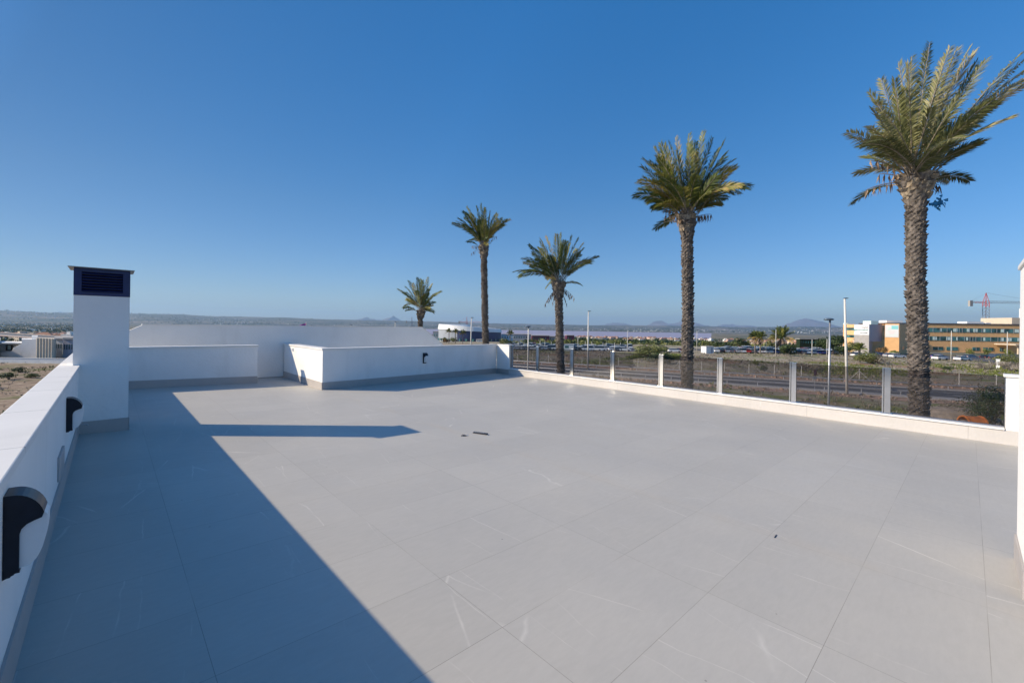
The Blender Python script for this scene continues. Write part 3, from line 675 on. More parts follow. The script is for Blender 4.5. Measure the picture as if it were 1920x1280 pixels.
# rubble along the bank
rng=random.Random(21); mb=MB()
for k in range(1500):
    t=rng.uniform(-58,150); off=rng.choice([rng.uniform(-6.8,-2.2),rng.uniform(-9.5,-3),rng.uniform(12.8,15.5)]) ; p=line_pt(t,off); s=rng.uniform(.08,.38)
    z=-6.5; n=6; a0=rng.random()*6
    bl=[Vector((p.x+math.cos(a0+i)*s*rng.uniform(.7,1.1),p.y+math.sin(a0+i)*s*rng.uniform(.7,1.1),z-.05)) for i in (0,1.1,2.2,3.3,4.4,5.4)]
    tl=[v*.5+Vector((p.x,p.y,0))*.5+Vector((0,0,-z*-.5+ -3.25*0)) for v in bl]
    tl=[Vector((lerp(p.x,v.x,.6),lerp(p.y,v.y,.6),z+s*rng.uniform(.4,.9))) for v in bl]
    mb.prism(bl,tl)
tag(mb.build('rubble',M['rock']),'reddish rubble and stones strewn along the road bank','rubble',kind='stuff')

# bushes one can tell apart
bush(1222,118,9.5,3.6,M['leaf_olive'],'large rounded olive bush above the road bank, left of the second tallest palm',n=2600,size=.22,seed=3,clumps=16)
bush(1262,112,8.0,1.9,M['leaf_bright'],'low yellow green shrub at the right foot of the large rounded bush',n=1200,size=.18,seed=4)
bush(1192,112,6.0,1.5,M['leaf_bright'],'low yellow green shrub at the left foot of the large rounded bush',n=900,size=.18,seed=5)
bush(1245,100,16,2.2,M['leaf_dark'],'long dark hedge-like bush seen through the glass below the rounded bush',n=2600,size=.2,seed=6,depth=5)
bush(1246,150,3.6,2.2,M['leaf_dark'],'small round green bush right of the large rounded bush, by parked cars',n=900,size=.12,seed=7)
bush(1477,138,7.5,4.4,M['leaf_dark'],'dense dark green shrub in front of the bushy palm at the car park',n=2400,size=.2,seed=8)
bush(1434,84,2.1,1.4,M['leaf_dark'],'small round dark bush standing alone in the field above the railing',n=900,size=.09,seed=9)
bush(1417,100,2.3,1.0,M['leaf_olive'],'small flat olive tuft left of the lone round bush',n=500,size=.09,seed=10)
bush(1503,86,8.5,1.9,M['twig'],'wide leafless grey shrub in the field left of the lamp posts',n=2200,size=.12,seed=11)
bush(1858,38,4.6,3.6,M['leaf_dark'],'big dark green bush behind the glass beside the right-hand pier',n=6000,size=.07,seed=12,clumps=22)
bush(1785,42,3.0,1.6,M['twig'],'pale leafless twiggy bush left of the big dark bush',n=1800,size=.05,seed=13)
bush(1900,92,6,2.3,M['twig'],'grey leafless shrub at the right edge before the ochre building',n=1500,size=.12,seed=14)
bush(1836,96,4,1.6,M['twig'],'rounded grey twiggy shrub in the field before the ochre building',n=1100,size=.1,seed=15)
bush(1777,92,2.6,1.1,M['leaf_dark'],'small bright-edged green bush in the field right of the big palm trunk',n=700,size=.09,seed=16)
bush(1632,108,6.5,3.4,M['leaf_olive'],'tangled olive shrub in front of the white sign block',n=2000,size=.16,seed=17)
bush(1650,106,4.5,2.6,M['twig'],'bare grey branches tangled before the grey block',n=1200,size=.1,seed=18)
bush(1892,110,7,3.0,M['leaf_olive'],'wide sloping olive shrub at the far right before the ochre building',n=1400,size=.16,seed=19)
bush(1010+12,46,1.7,1.3,M['leaf_dark'],'small dark shrub seen through the first glass panels',n=900,size=.05,seed=20)
bush(1278,40,1.5,1.6,M['leaf_olive'],'thin pale green shrub left of the second tallest palm trunk',n=500,size=.05,seed=21)
tree(1563,150,9,7.2,5.2,M['leaf_dark'],'dark round tree behind the mushroom lamp post',n=2400,size=.28,seed=22)
tree(1547,152,6,5.5,4.2,M['leaf_dark'],'smaller dark tree left of the dark round tree',n=1300,size=.24,seed=23)
tree(1600,146,5,5.0,4.0,M['leaf_olive'],'olive tree left of the white sign block',n=1300,size=.22,seed=24)
tree(1583,140,6,3.8,3.2,M['leaf_dark'],'low dark tree beside the tall white lamp post',n=1200,size=.22,seed=25)
bush(1676,143,6.5,2.1,M['leaf_bright'],'clipped yellow green hedge under the second sign',n=1200,size=.18,seed=26,depth=3)
bush(1655,149,4,3.4,M['autumn'],'reddish brown shrub in the shade under the grey block',n=900,size=.18,seed=27)
for i,(u,w) in enumerate(((1818,2.9),(1850,3.0),(1892,3.6))):
    bush(u,158,w,2.4,M['leaf_bright'],['left','middle','right'][i]+'most of the three clipped round trees before the ochre building',cat='tree',group='clipped round trees before the ochre building',n=900,size=.13,seed=30+i,name='clipped_tree')
bush(1385,230,8,5,M['leaf_dark'],'dark tree above the car park, left of the twin palms',n=900,size=.35,seed=34)
bush(1445,190,5,4,M['leaf_olive'],'olive shrub between the twin palms and the bushy palm',n=900,size=.25,seed=35)
# belt of olive trees behind the left car park
rng=random.Random(50)
belt=[(832,250),(838,225),(850,238)]+[(u,190+rng.uniform(-12,25)) for u in range(945,1180,11)]+[(u,215+rng.uniform(-10,25)) for u in range(1290,1420,14)]
wheres=['beyond the left car park','before the round hall']
for i,(u,d) in enumerate(belt):
    m=rng.choice([M['leaf_olive'],M['leaf_olive'],M['leaf_bright'],M['leaf_dark']]) if i>2 else M['autumn' if i==1 else 'leaf_olive']
    bush(u+rng.uniform(-3,3),d,rng.uniform(3.5,7),rng.uniform(1.7,3.3),m,('shrubby tree at the foot of the round hall' if i<3 else 'shrubby tree in the belt behind the left car park' if u<1200 else 'shrubby tree in the belt behind the right car park'),cat='tree',group=('shrubs at the foot of the round hall' if i<3 else 'belt of shrubby trees behind the left car park' if u<1200 else 'belt of shrubby trees behind the right car park'),n=420,size=.3,seed=60+i,name='shrubby_tree')
# small plants left
rng=random.Random(77)
for i,(u,d,w) in enumerate(((18,58,2.6),(62,60,1.8),(38,66,2.2),(98,52,1.4),(-20,50,2.2),(120,70,2.0))):
    bush(u,d,w,w*.42,M['leaf_dark'] if i%2==0 else M['leaf_olive'],['low dark shrub at the left edge of the brown plot','small olive shrub right of the low dark shrub on the brown plot','low dark shrub near the pale road on the brown plot','small olive clump close to the parapet on the brown plot','dark shrub just outside the left edge of the brown plot','olive shrub of the brown plot next to the chimney'][i],n=600,size=.08,seed=80+i)

# ---------------------------------------------------------------- palms
def frond(mb,P0,P2,arch,n,ll,rng,tone,wind,rw=.02,start=.26,droop=.15,wid=.03,mb_r=None):
    P0=Vector(P0);P2=Vector(P2); ch=P2-P0; L=ch.length; P1=P0+ch*.48+Vector((0,0,arch*L))
    def pt(t): return P0*(1-t)**2+P1*2*t*(1-t)+P2*t*t
    def tg(t): return ((P1-P0)*(1-t)+(P2-P1)*t).normalized()
    ref=Vector((rng.uniform(-.3,.3),rng.uniform(-.3,.3),1)).normalized()
    twist=rng.uniform(-.9,.9)
    (mb_r or mb).tube([pt(i/8) for i in range(9)],[rw*(1-.85*i/8)+.002 for i in range(9)],4,cap=False)
    for k in range(n):
        t=start+(1-start)*(k+.5)/n; p=pt(t); T=tg(t); sd=T.cross(ref)
        if sd.length<.2: sd=T.cross(Vector((1,0,0)))
        sd.normalize(); un=sd.cross(T).normalized()
        sd,un=(sd*math.cos(twist)+un*math.sin(twist)),(un*math.cos(twist)-sd*math.sin(twist))
        prof_=math.sin(math.pi*min(1,(.12+.80*(t-start)/(1-start))))**.6
        for s in (-1,1):
            fwd=.72+.55*t
            d=(sd*s*(1.0-.35*t)+T*fwd+un*rng.uniform(.1,.4)+wind+Vector((rng.uniform(-.12,.12),rng.uniform(-.16,.16),rng.uniform(-.3,.12)-droop))).normalized()
            l=ll*prof_*rng.uniform(.8,1.1); tip=p+d*l+Vector((0,0,-droop*l*.5))
            wv=d.cross(un+Vector((rng.uniform(-.5,.5),)*3))
            if wv.length<.01: continue
            wv=wv.normalized()*wid*.5
            m=p+d*l*.4
            mb.poly([p,m+wv,tip,m-wv],0,min(1,max(0,tone+rng.uniform(-.18,.18))))
def palm(label,u_path,d,rad,ring,tips,cb,ntips,ll,matleaf,seed,wind=(0,0,0),dead=(),bulge=1.5,nfill=26,fill_len=2.0,wid=.035,nl=46,lift=1,name='palm_tree',sc=.05,group=None):
    """u_path: [(u,v)] of the trunk axis from top to bottom at depth d; tips: crown outline (u,v)"""
    rng=random.Random(seed)
    base=at(u_path[-1][0],d); base.z=-6.5
    root=thing(name,base,label,'palm tree',group); L=Vector(base)
    path=[]
    for u,v in u_path: q=at(u,d); q.z=zv(u,v,d); path.append(q)
    q=at(u_path[-1][0],d); q.z=-6.7; path.append(q); path=path[::-1]
    # resample
    cum=[0]
    for a,b in zip(path,path[1:]): cum.append(cum[-1]+(b-a).length)
    T_=cum[-1]
    def P(s):
        for i in range(len(path)-1):
            if s<=cum[i+1] or i==len(path)-2:
                return path[i].lerp(path[i+1],(s-cum[i])/(cum[i+1]-cum[i]))
    def rr(s):
        f=T_-s; r_=rad*(1+.18*max(0,1-s/2.0))
        if f<rad*6: r_=rad*lerp(bulge,1.0,min(1,max(0,(f-rad*1.2)/(rad*3.2)))**.8)
        if f<rad*1.2: r_*=lerp(.72,1,f/(rad*1.2))
        return r_
    mb=MB(); K=int(T_/.25); mb.tube([P(T_*i/K) for i in range(K+1)],[rr(T_*i/K)*.95 for i in range(K+1)],14)
    s=0; row=0; nseg=max(8,int(2*math.pi*rad/ring/3.3))
    vis0=max(0,T_-22)
    while s<T_-rad*.6:
        c=P(s); r0=rr(s); f=T_-s; hgt=ring*(1.1 if f>rad*5 else 1.9); lip=ring*(.75 if f>rad*5 else 1.2)
        ax=(P(min(T_,s+.1))-P(max(0,s-.1))).normalized()
        for k in range(nseg):
            a0=(k+.5*(row%2)+rng.uniform(-.12,.12))*2*math.pi/nseg; w=math.pi/nseg*rng.uniform(.8,1.35); lp=lip*rng.uniform(.3,1.5); hh=hgt*rng.uniform(.7,1.25); dz=rng.uniform(-.45,.45)*ring
            def ppp(a,r_,z): return c+Vector((math.cos(a)*r_,math.sin(a)*r_,0))+ax*(z+dz)
            b1,b2=ppp(a0-w,r0*.96,0),ppp(a0+w,r0*.96,0); m_=ppp(a0,r0*.96+lp*.5,-.1*hh); t1,t2=ppp(a0-w*.85,r0+lp,hh*rng.uniform(.75,1)),ppp(a0+w*.85,r0+lp,hh*rng.uniform(.75,1)); tt=ppp(a0,r0+lp*1.15,hh*1.1); i1,i2=ppp(a0-w*.8,r0*.9,hh*1.1),ppp(a0+w*.8,r0*.9,hh*1.1)
            tn=rng.random(); mt=0 if (f>rad*4.2 or rng.random()<.55) else 1
            mb.poly([b1,m_,tt,t1],mt,tn); mb.poly([m_,b2,t2,tt],mt,tn); mb.poly([t1,tt,t2,i2,i1],mt,tn); mb.poly([b1,t1,i1],mt,tn); mb.poly([b2,i2,t2],mt,tn)
        s+=ring*1.05; row+=1
    for k in range(34):
        a=rng.uniform(0,6.28); f=rng.uniform(.1,rad*4.2); c=P(T_-f); r0=rr(T_-f)*.9; o_=Vector((math.cos(a),math.sin(a),0)); p=c+o_*r0; ln=rad*rng.uniform(.6,1.5); e=p+o_*ln*rng.uniform(.25,.6)+Vector((0,0,ln))
        w_=Vector((-o_.y,o_.x,0))*rad*rng.uniform(.14,.24); th=o_*rad*.06
        mb.prism([p-w_-th,p+w_-th,p+w_+th,p-w_+th],[e-w_*.6-th,e+w_*.5-th,e+w_*.5+th,e-w_*.6+th],rng.choice([0,1]))
    mb.build('trunk',[M['trunk'],M['fibre']],root,local=L)
    # crown
    top=P(T_); wv=RT*wind[0]+FW*wind[1]+Vector((0,0,wind[2]))
    mb=MB(); mr=MB(); ub,vb=cb
    def b0(): 
        a=rng.uniform(0,6.28); q_=rng.random(); return top+Vector((math.cos(a)*rad*(.3+.8*q_),math.sin(a)*rad*(.3+.8*q_),-rad*2.4*q_+.05))
    Lmax=max(math.hypot(u-ub,v-vb) for u,v in tips)/FPX*d
    for (u,v) in tips:
        for rep in range(ntips):
            l2=math.hypot(u-ub,v-vb)/FPX*d; dep=rng.uniform(-1,1)*(.5 if rep==0 else 1)*max(.25,math.sqrt(max(0,Lmax**2-l2**2)))*.75
            jit=0 if rep==0 else rng.uniform(-1,1)*.22*l2; kk=1 if rep==0 else rng.uniform(.75,.98)
            kk*=.96; uu=ub+(u-ub)*kk+jit/d*FPX; vv=vb+(v-vb)*kk-jit*.3/d*FPX; tip=at(uu,d+dep); tip.z=zv(uu,vv,d+dep)
            rise=max(-.2,(vb-v)/max(1,math.hypot(u-ub,v-vb)))
            arch=lift*lerp(.44,.09,max(0,rise))*rng.uniform(.7,1.3)
            frond(mb,b0(),tip,arch,nl,ll,rng,rng.choice([.25,.4,.5,.65,.78]),wv,rw=.028*rad/.28,wid=wid,mb_r=mr)
    for k in range(nfill):
        az=rng.uniform(0,6.28); el=rng.uniform(R(-10),R(70)); l=fill_len*rng.uniform(.75,1.0)
        v=(RT*math.cos(az)*.75+FW*math.sin(az))*math.cos(el)+Vector((0,0,math.sin(el)))
        frond(mb,b0(),top+v*l+wv*.6,lift*lerp(.3,.08,math.sin(el)),nl,ll,rng,rng.choice([.15,.35,.5,.7,.85]),wv,rw=.028*rad/.28,wid=wid,mb_r=mr)
    cr=mb.build('crown',matleaf,root,local=L); mr.build('frond_stalk',M['fibre'],cr,local=L)
    if dead:
        mb=MB()
        for (u,v) in dead:
            tip=at(u,d); tip.z=zv(u,v,d); tip+=FW*rng.uniform(-.4,.4); b=top+Vector((0,0,-rad*1.5))+ (tip-top)*.12
            P1=b+(tip-b)*.35+Vector((0,0,.25*(tip-b).length)); ps=[b*(1-t)**2+P1*2*t*(1-t)+tip*t*t for t in [i/8 for i in range(9)]]
            mb.tube(ps,[.02,.018,.016,.014,.013,.012,.011,.010,.006],4)
            for q in ps[4:]:
                for z in range(4): mb.poly([q,q+Vector((rng.uniform(-.05,.05),rng.uniform(-.05,.05),-.08)),q+Vector((rng.uniform(-.09,.09),rng.uniform(-.09,.09),-.28)),q+Vector((.02,0,-.08))],0,rng.random())
        mb.build('dead_frond',M['dead'],root,local=L)
    return root
palm('tallest palm at the right with wind-blown crown and thick ringed trunk',[(1714,326),(1715,420),(1715,520),(1724,700),(1727,790)],11.5,.186,.06,
 [(1737,70),(1728,90),(1702,96),(1677,109),(1668,143),(1690,160),(1790,81),(1816,78),(1824,87),(1760,110),(1918,88),(1925,100),(1930,138),(1884,177),(1872,190),(1834,234),(1620,167),(1632,185),(1577,245),(1590,255),(1599,274),(1643,215),(1615,262),(1655,240),(1800,215),(1765,160),(1846,262),(1640,290)],(1714,330),2,.37,M['leaf_big'],101,wind=(.14,0,.03),dead=[(1640,348),(1774,321),(1628,300),(1660,320),(1765,345)],bulge=2.0,nfill=13,fill_len=2.1,wid=.028,nl=66,lift=.8)
mb=MB(); rng=random.Random(4); c=at(1756,11.4); c.z=zv(1756,378,11.4)
for k in range(26):
    p=c+Vector((rng.gauss(0,.05),rng.gauss(0,.05),rng.gauss(0,.08)))+RT*rng.uniform(-.12,.1); q=Vector((rng.uniform(-.1,.1),rng.uniform(-.1,.1),rng.uniform(-.1,.05)))
    mb.poly([p,p+q,p+q+Vector((rng.uniform(-.08,.08),0,-.07)),p+Vector((0,rng.uniform(-.06,.06),-.06))])
tag(mb.build('plastic_bag',M['net'],local=c),'torn blue plastic bag caught under the crown of the tallest palm','plastic bag')
palm('second tallest palm with full round green crown behind the glass railing',[(1285,402),(1286,450),(1289,560),(1290,735)],17,.188,.065,
 [(1287,246),(1300,262),(1315,241),(1332,254),(1357,258),(1345,275),(1375,296),(1366,312),(1373,351),(1410,346),(1405,352),(1392,343),(1261,253),(1248,262),(1232,264),(1220,273),(1225,288),(1199,295),(1212,300),(1196,309),(1189,337),(1200,330),(1182,366),(1196,355),(1340,330),(1230,340),(1192,352),(1208,378),(1388,362),(1352,382),(1226,386)],(1285,396),2,.42,M['leaf_palm'],102,wind=(.06,0,0),dead=[(1246,386),(1318,409),(1325,405),(1261,417),(1257,408),(1250,400)],bulge=1.7,nfill=20,fill_len=1.9,wid=.036,nl=52)
palm('palm with bare stalks hanging below its crown, third from the right',[(1046,528),(1047,560),(1050,640),(1053,700)],26,.20,.08,
 [(1041,436),(1050,434),(1020,441),(1009,445),(988,457),(995,462),(974,483),(985,488),(958,509),(970,515),(978,491),(1071,439),(1083,445),(1093,454),(1080,465),(1123,479),(1112,488),(1087,469),(1060,450)],(1047,524),2,.42,M['leaf_palm'],103,wind=(.02,0,0),dead=[(1023,568),(1035,566),(1061,568),(1074,559),(1030,560),(1068,555)],bulge=1.9,nfill=8,fill_len=2.0,wid=.044,nl=44)
palm('tall slender palm with small ragged crown, left of centre',[(905,460),(906,490),(908,560),(911,645)],33,.205,.09,
 [(899,380),(906,388),(917,394),(930,399),(940,408),(949,411),(943,420),(871,386),(864,395),(855,408),(845,416),(852,414),(864,421),(870,428),(928,430),(878,405),(890,385)],(905,450),2,.48,M['leaf_palm'],104,wind=(0,0,.03),dead=[(883,474),(884,462),(928,443),(886,436)],bulge=1.6,nfill=18,fill_len=2.0,wid=.052,nl=38)
palm('small palm rising behind the grey-white gable wall, leftmost of the palms',[(789,582),(788,600),(788,625)],45,.20,.12,
 [(781,519),(801,518),(764,525),(772,530),(743,541),(757,550),(760,560),(754,576),(810,531),(826,545),(815,550),(816,566),(790,525)],(790,577),2,.55,M['leaf_palm'],105,wind=(0,0,0),dead=[(755,577),(812,570)],bulge=1.75,nfill=12,fill_len=2.2,wid=.06,nl=34)
# palms of the car park and the hall
def small_palm(label,u,d,h,r_,cl,mat,seed,n=34,group=None,dead=False,wid=.09):
    rng=random.Random(seed); p=at(u,d); p.z=prof(d); root=thing('palm_tree',p,label,'palm tree',group); L=Vector(p)
    mb=MB(); mb.tube([L-Vector((0,0,.2)),L+Vector((.05,0,h*.5)),L+Vector((0,0,h*.93)),L+Vector((0,0,h))],[r_*1.2,r_,r_,r_*1.5],8); mb.build('trunk',M['trunk'],root,local=L)
    mb=MB(); top=L+Vector((0,0,h))
    for k in range(n):
        az=rng.uniform(0,6.28); el=rng.uniform(R(-25),R(80)); l=cl*rng.uniform(.8,1.05)
        v=Vector((math.cos(az)*math.cos(el),math.sin(az)*math.cos(el),math.sin(el)))
        frond(mb,top,top+v*l,.25*math.cos(el),16,cl*.22,rng,rng.choice([.2,.4,.6]) if el>0 else .9,Vector((0,0,0)),rw=.04,wid=wid)
    mb.build('crown',mat,root,local=L)
    if dead:
        mb=MB()
        for k in range(60):
            az=rng.uniform(0,6.28); o=Vector((math.cos(az),math.sin(az),0)); a=top+o*r_; b=top+o*cl*rng.uniform(.3,.6)+Vector((0,0,-cl*rng.uniform(.5,.9))); w=Vector((-o.y,o.x,0))*.12
            mb.poly([a-w,a+w,b+w,b-w],0,rng.random())
        mb.build('dead_skirt',M['dead'],root,local=L)
    return root
small_palm('bushy palm with a brown skirt standing over the car park shrub',1466,150,5.2,.4,4.6,M['leaf_palm'],201,n=60,dead=True,wid=.16)
small_palm('left trunk of the twin palms at the car park',1416,150,5.6,.22,2.6,M['leaf_palm'],202,n=44,dead=True,wid=.14)
small_palm('right trunk of the twin palms at the car park',1426,148,5.4,.22,2.6,M['leaf_palm'],203,n=44,dead=True,wid=.14)
small_palm('left one of the three young palms before the round hall',842,205,5.6,.16,1.9,M['leaf_palm'],204,wid=.14,group='young palms before the round hall')
small_palm('middle one of the three young palms before the round hall',854,205,5.4,.16,1.9,M['leaf_palm'],205,wid=.14,group='young palms before the round hall')
small_palm('right one of the three young palms before the round hall',868,205,5.0,.16,1.9,M['leaf_palm'],206,wid=.14,group='young palms before the round hall')
small_palm('two-headed palm right of the round hall',957,230,4.9,.2,2.4,M['leaf_palm'],207,wid=.16)
small_palm('short palm before the white sign block',1612,112,3.3,.25,2.0,M['leaf_bright'],208,wid=.1)

# ---------------------------------------------------------------- street lamps
def street_lamp(u0,v0,u1,d,zb,r0,r1,style,label,group=None,pm='paint'):
    b=at(u1,d); b.z=zb; t=at(u0,d); t.z=zv(u0,v0,d); root=thing('street_lamp',b,label,'street lamp',group); L=Vector(b)
    mb=MB(); mb.tube([b,b.lerp(t,.5),t],[r0,(r0+r1)/2,r1],8); mb.build('pole',M[pm],root,smooth=True,local=L)
    mb=MB()
    if style=='mush':                    # tilted disc head on a short bracket
        Mx=Matrix.Translation(t+Vector((0,0,.10)))@Matrix.Rotation(R(-6),4,'Y'); n=14; loops=[(0,-.0),(.10,-.03),(.22,-.015),(.28,.03),(.22,.085),(.1,.115),(0,.12)]
        b_=len(mb.v)
        for rr_,z in loops:
            for k in range(n):
                a=6.2832*k/n; q=RT*math.cos(a)*rr_*1.05+FW*math.sin(a)*rr_*.75-RT*.07+Vector((0,0,z)); mb.v.append(tuple(t+Vector((0,0,.10))+q))
        for i in range(len(loops)-1):
            for k in range(n):
                l=(k+1)%n; mb.f.append((b_+i*n+k,b_+i*n+l,b_+(i+1)*n+l,b_+(i+1)*n+k)); mb.m.append(0); mb.c.append(None)
        mb.tube([t-Vector((0,0,.02)),t+Vector((0,0,.11))],.05,8)
    else:                                # wedge shaped head leaning to one side
        s=style; pr=[(-.12,.0),(.10,-.02),(.42,.06),(.44,.10),(.20,.17),(-.05,.15)]
        pr=[(x*s,z*s*.8) for x,z in pr]
        mb.prism([t+RT*x-FW*.12*s+Vector((0,0,z)) for x,z in pr],[t+RT*x+FW*.12*s+Vector((0,0,z)) for x,z in pr])
    mb.build('lamp_head',M['lamphead'],root,local=L,smooth=(style=='mush')); return root
street_lamp(1556,603,1555,25,-6.5,.07,.05,'mush','grey street lamp with mushroom head standing close behind the railing, right','',pm='galv')
street_lamp(991,615,990,39,-6.5,.07,.05,'mush','pale street lamp with mushroom head behind the first glass panel')
street_lamp(1583,560,1590,54.7,-6.5,.17,.11,1.0,'tall leaning white street lamp at the near edge of the road')
street_lamp(1103,584,1103,82,-6.5,.15,.09,1.15,'tall white street lamp between the third and second palms')
street_lamp(884,596,883,120,-6.5,.2,.12,1.5,'tall white street lamp before the round hall')
street_lamp(741,604,741,150,-6.5,.2,.12,1.5,'distant street lamp whose head shows above the gable wall, left of the small palm')
street_lamp(658,609.5,658,190,-6.5,.2,.12,1.8,'farthest street lamp head peeping over the middle of the gable wall')
rng=random.Random(8)
thin=[(1177,621,1177,655,150),(1307,620,1307,655,160),(1084,630,1084,655,150),(1054,628,1054,652,170),(1131,642,1131,658,160),(1137,642,1137,656,170),(1153,643,1153,660,150),(1164,642,1164,657,165),(1098,640,1098,657,160),(1110,640,1110,657,160),(1455,618,1455,650,140),(1523,636,1523,662,135),(1551,635,1551,661,140),(1573,630,1573,655,150),(1600,636,1600,655,145),(1784,620,1784,664,120),(1889,622,1889,660,125),(1437,631,1437,656,150),(1013,637,1013,652,165),(1022,640,1022,655,160),(1034,640,1034,655,170),(1045,641,1045,655,160),(972,640,972,655,160),(983,641,983,655,160)]
for i,(u0,v0,u1,v1,d) in enumerate(thin):
    big=(v1-v0)>25
    street_lamp(u0,v0,u1,d,prof(d),.11 if big else .08,.07 if big else .06,.9,
      {0:'tall thin lamp mast left of the large rounded bush',1:'tall thin lamp mast right of the second tallest palm',15:'pale lamp mast right of the big palm trunk before the ochre building',16:'pale lamp mast before the right end of the ochre building',10:'thin lamp mast left of the bushy palm'}.get(i,'thin pale lamp mast of the left car park' if u0<1200 else 'thin pale lamp mast of the right car park'),
      None if i in (0,1,15,16,10) else ('thin lamp masts of the left car park' if u0<1200 else 'thin lamp masts of the right car park'))

# road sign seen from behind
p=at(1529,57); p.z=-6.5; root=thing('road_sign',p,'dark back of a round-and-square road sign on a thin post by the road','road sign'); L=Vector(p)
mb=MB(); mb.tube([p,p+Vector((0,0,3.0))],.035,6); mb.build('sign_post',M['galv'],root,local=L)
mb=MB(); c=p+Vector((0,0,2.55)); n=20
mb.prism([c+RT*math.cos(6.2832*k/n)*.24*0.95+Vector((0,0,math.sin(6.2832*k/n)*.42))-FW*.05 for k in range(n)],[c+RT*math.cos(6.2832*k/n)*.24*.95+Vector((0,0,math.sin(6.2832*k/n)*.42))-FW*.07 for k in range(n)]); mb.build('sign_plate',M['maroon'],root,local=L)
mb=MB(); mb.prism([c+RT*x+Vector((0,0,z))-FW*.05 for x,z in ((-.22,-.5),(.22,-.5),(.22,-.85),(-.22,-.85))],[c+RT*x+Vector((0,0,z))-FW*.07 for x,z in ((-.22,-.5),(.22,-.5),(.22,-.85),(-.22,-.85))]); mb.build('lower_plate',M['galv'],root,local=L)

# orange drum
dd=34; p=at(1822,dd); p.z=zv(1824,778,dd)-.70; gz=p.z
p+=RT*.15; root=thing('cable_drum',p,'rusty orange half-round steel drum on the ground behind the glass, lower right','drum',rz=-YAW-R(12)); 
mb=MB(); Rr=.66; n=18
for k in range(n):
    a0=math.pi*k/n; a1=math.pi*(k+1)/n
    for x0,x1,ri,ro in ((-.62,-.52,.0,Rr),(.52,.62,.0,Rr)):
        if k<n: mb.prism([(x0,math.cos(a0)*ro,math.sin(a0)*ro),(x0,math.cos(a1)*ro,math.sin(a1)*ro),(x0,math.cos(a1)*ro*.84,math.sin(a1)*ro*.84),(x0,math.cos(a0)*ro*.84,math.sin(a0)*ro*.84)],[(x1,math.cos(a0)*ro,math.sin(a0)*ro),(x1,math.cos(a1)*ro,math.sin(a1)*ro),(x1,math.cos(a1)*ro*.84,math.sin(a1)*ro*.84),(x1,math.cos(a0)*ro*.84,math.sin(a0)*ro*.84)])
for k in range(2,n-2):
    a0=math.pi*k/n; a1=math.pi*(k+.93)/n
    mb.prism([(-.52,math.cos(a0)*Rr*.93,math.sin(a0)*Rr*.93),(-.52,math.cos(a1)*Rr*.93,math.sin(a1)*Rr*.93),(.52,math.cos(a1)*Rr*.93,math.sin(a1)*Rr*.93),(.52,math.cos(a0)*Rr*.93,math.sin(a0)*Rr*.93)],[(-.52,math.cos(a0)*Rr*.88,math.sin(a0)*Rr*.88),(-.52,math.cos(a1)*Rr*.88,math.sin(a1)*Rr*.88),(.52,math.cos(a1)*Rr*.88,math.sin(a1)*Rr*.88),(.52,math.cos(a0)*Rr*.88,math.sin(a0)*Rr*.88)])
mb.build('drum_shell',M['orange'],root)
mb=MB(); mb.box(.5,.52,-.6,.6,-.7,.28); mb.build('drum_end',M['trunk'],root)
mb=MB(); mb.box(-.62,-.52,-.74,-.65,-1.1,.02);mb.box(-.62,-.52,.65,.74,-1.1,.02);mb.box(.52,.62,-.74,-.65,-1.1,.02);mb.box(.52,.62,.65,.74,-1.1,.02); mb.box(-.52,.52,-.72,-.68,-1.1,-.9); mb.build('drum_stand',M['orange'],root)
# earth mound under and around the drum
mb=MB(); n1=26
def mound(u,d,w,dp,z0,z1,seed,name='earth_mound'):
    mb=MB(); N=16; c=at(u,d)
    for i in range(N+1):
        for j in range(N+1):
            a=i/N*2-1;b=j/N*2-1; f=max(0,1-(a*a+b*b)); h=f*f*(3-2*f)
            p=c+RT*a*w+FW*b*dp; mb.v.append((p.x,p.y,z0+(z1-z0)*h+mn.noise(Vector((p.x*1.3,p.y*1.3,seed)))*.25*min(1,f*3)))
    for i in range(N):
        for j in range(N):
            k=i*(N+1)+j; mb.f.append((k,k+N+1,k+N+2,k+1)); mb.m.append(0); mb.c.append(None)
    o=mb.build(name,M['dirt'],smooth=True); tag(o,kind='structure')
mound(1830,dd,5,5,-6.55,gz-.75,1); mound(1790,41,4,3,-6.55,-5.6,2)
scatter('dry_grass',M['twig'],500,lambda g:(ru(1820,36)+g.uniform(-6,6),g.uniform(29.5,42)),.12,.4,16,label='dry twigs on the dirt mound around the orange drum')

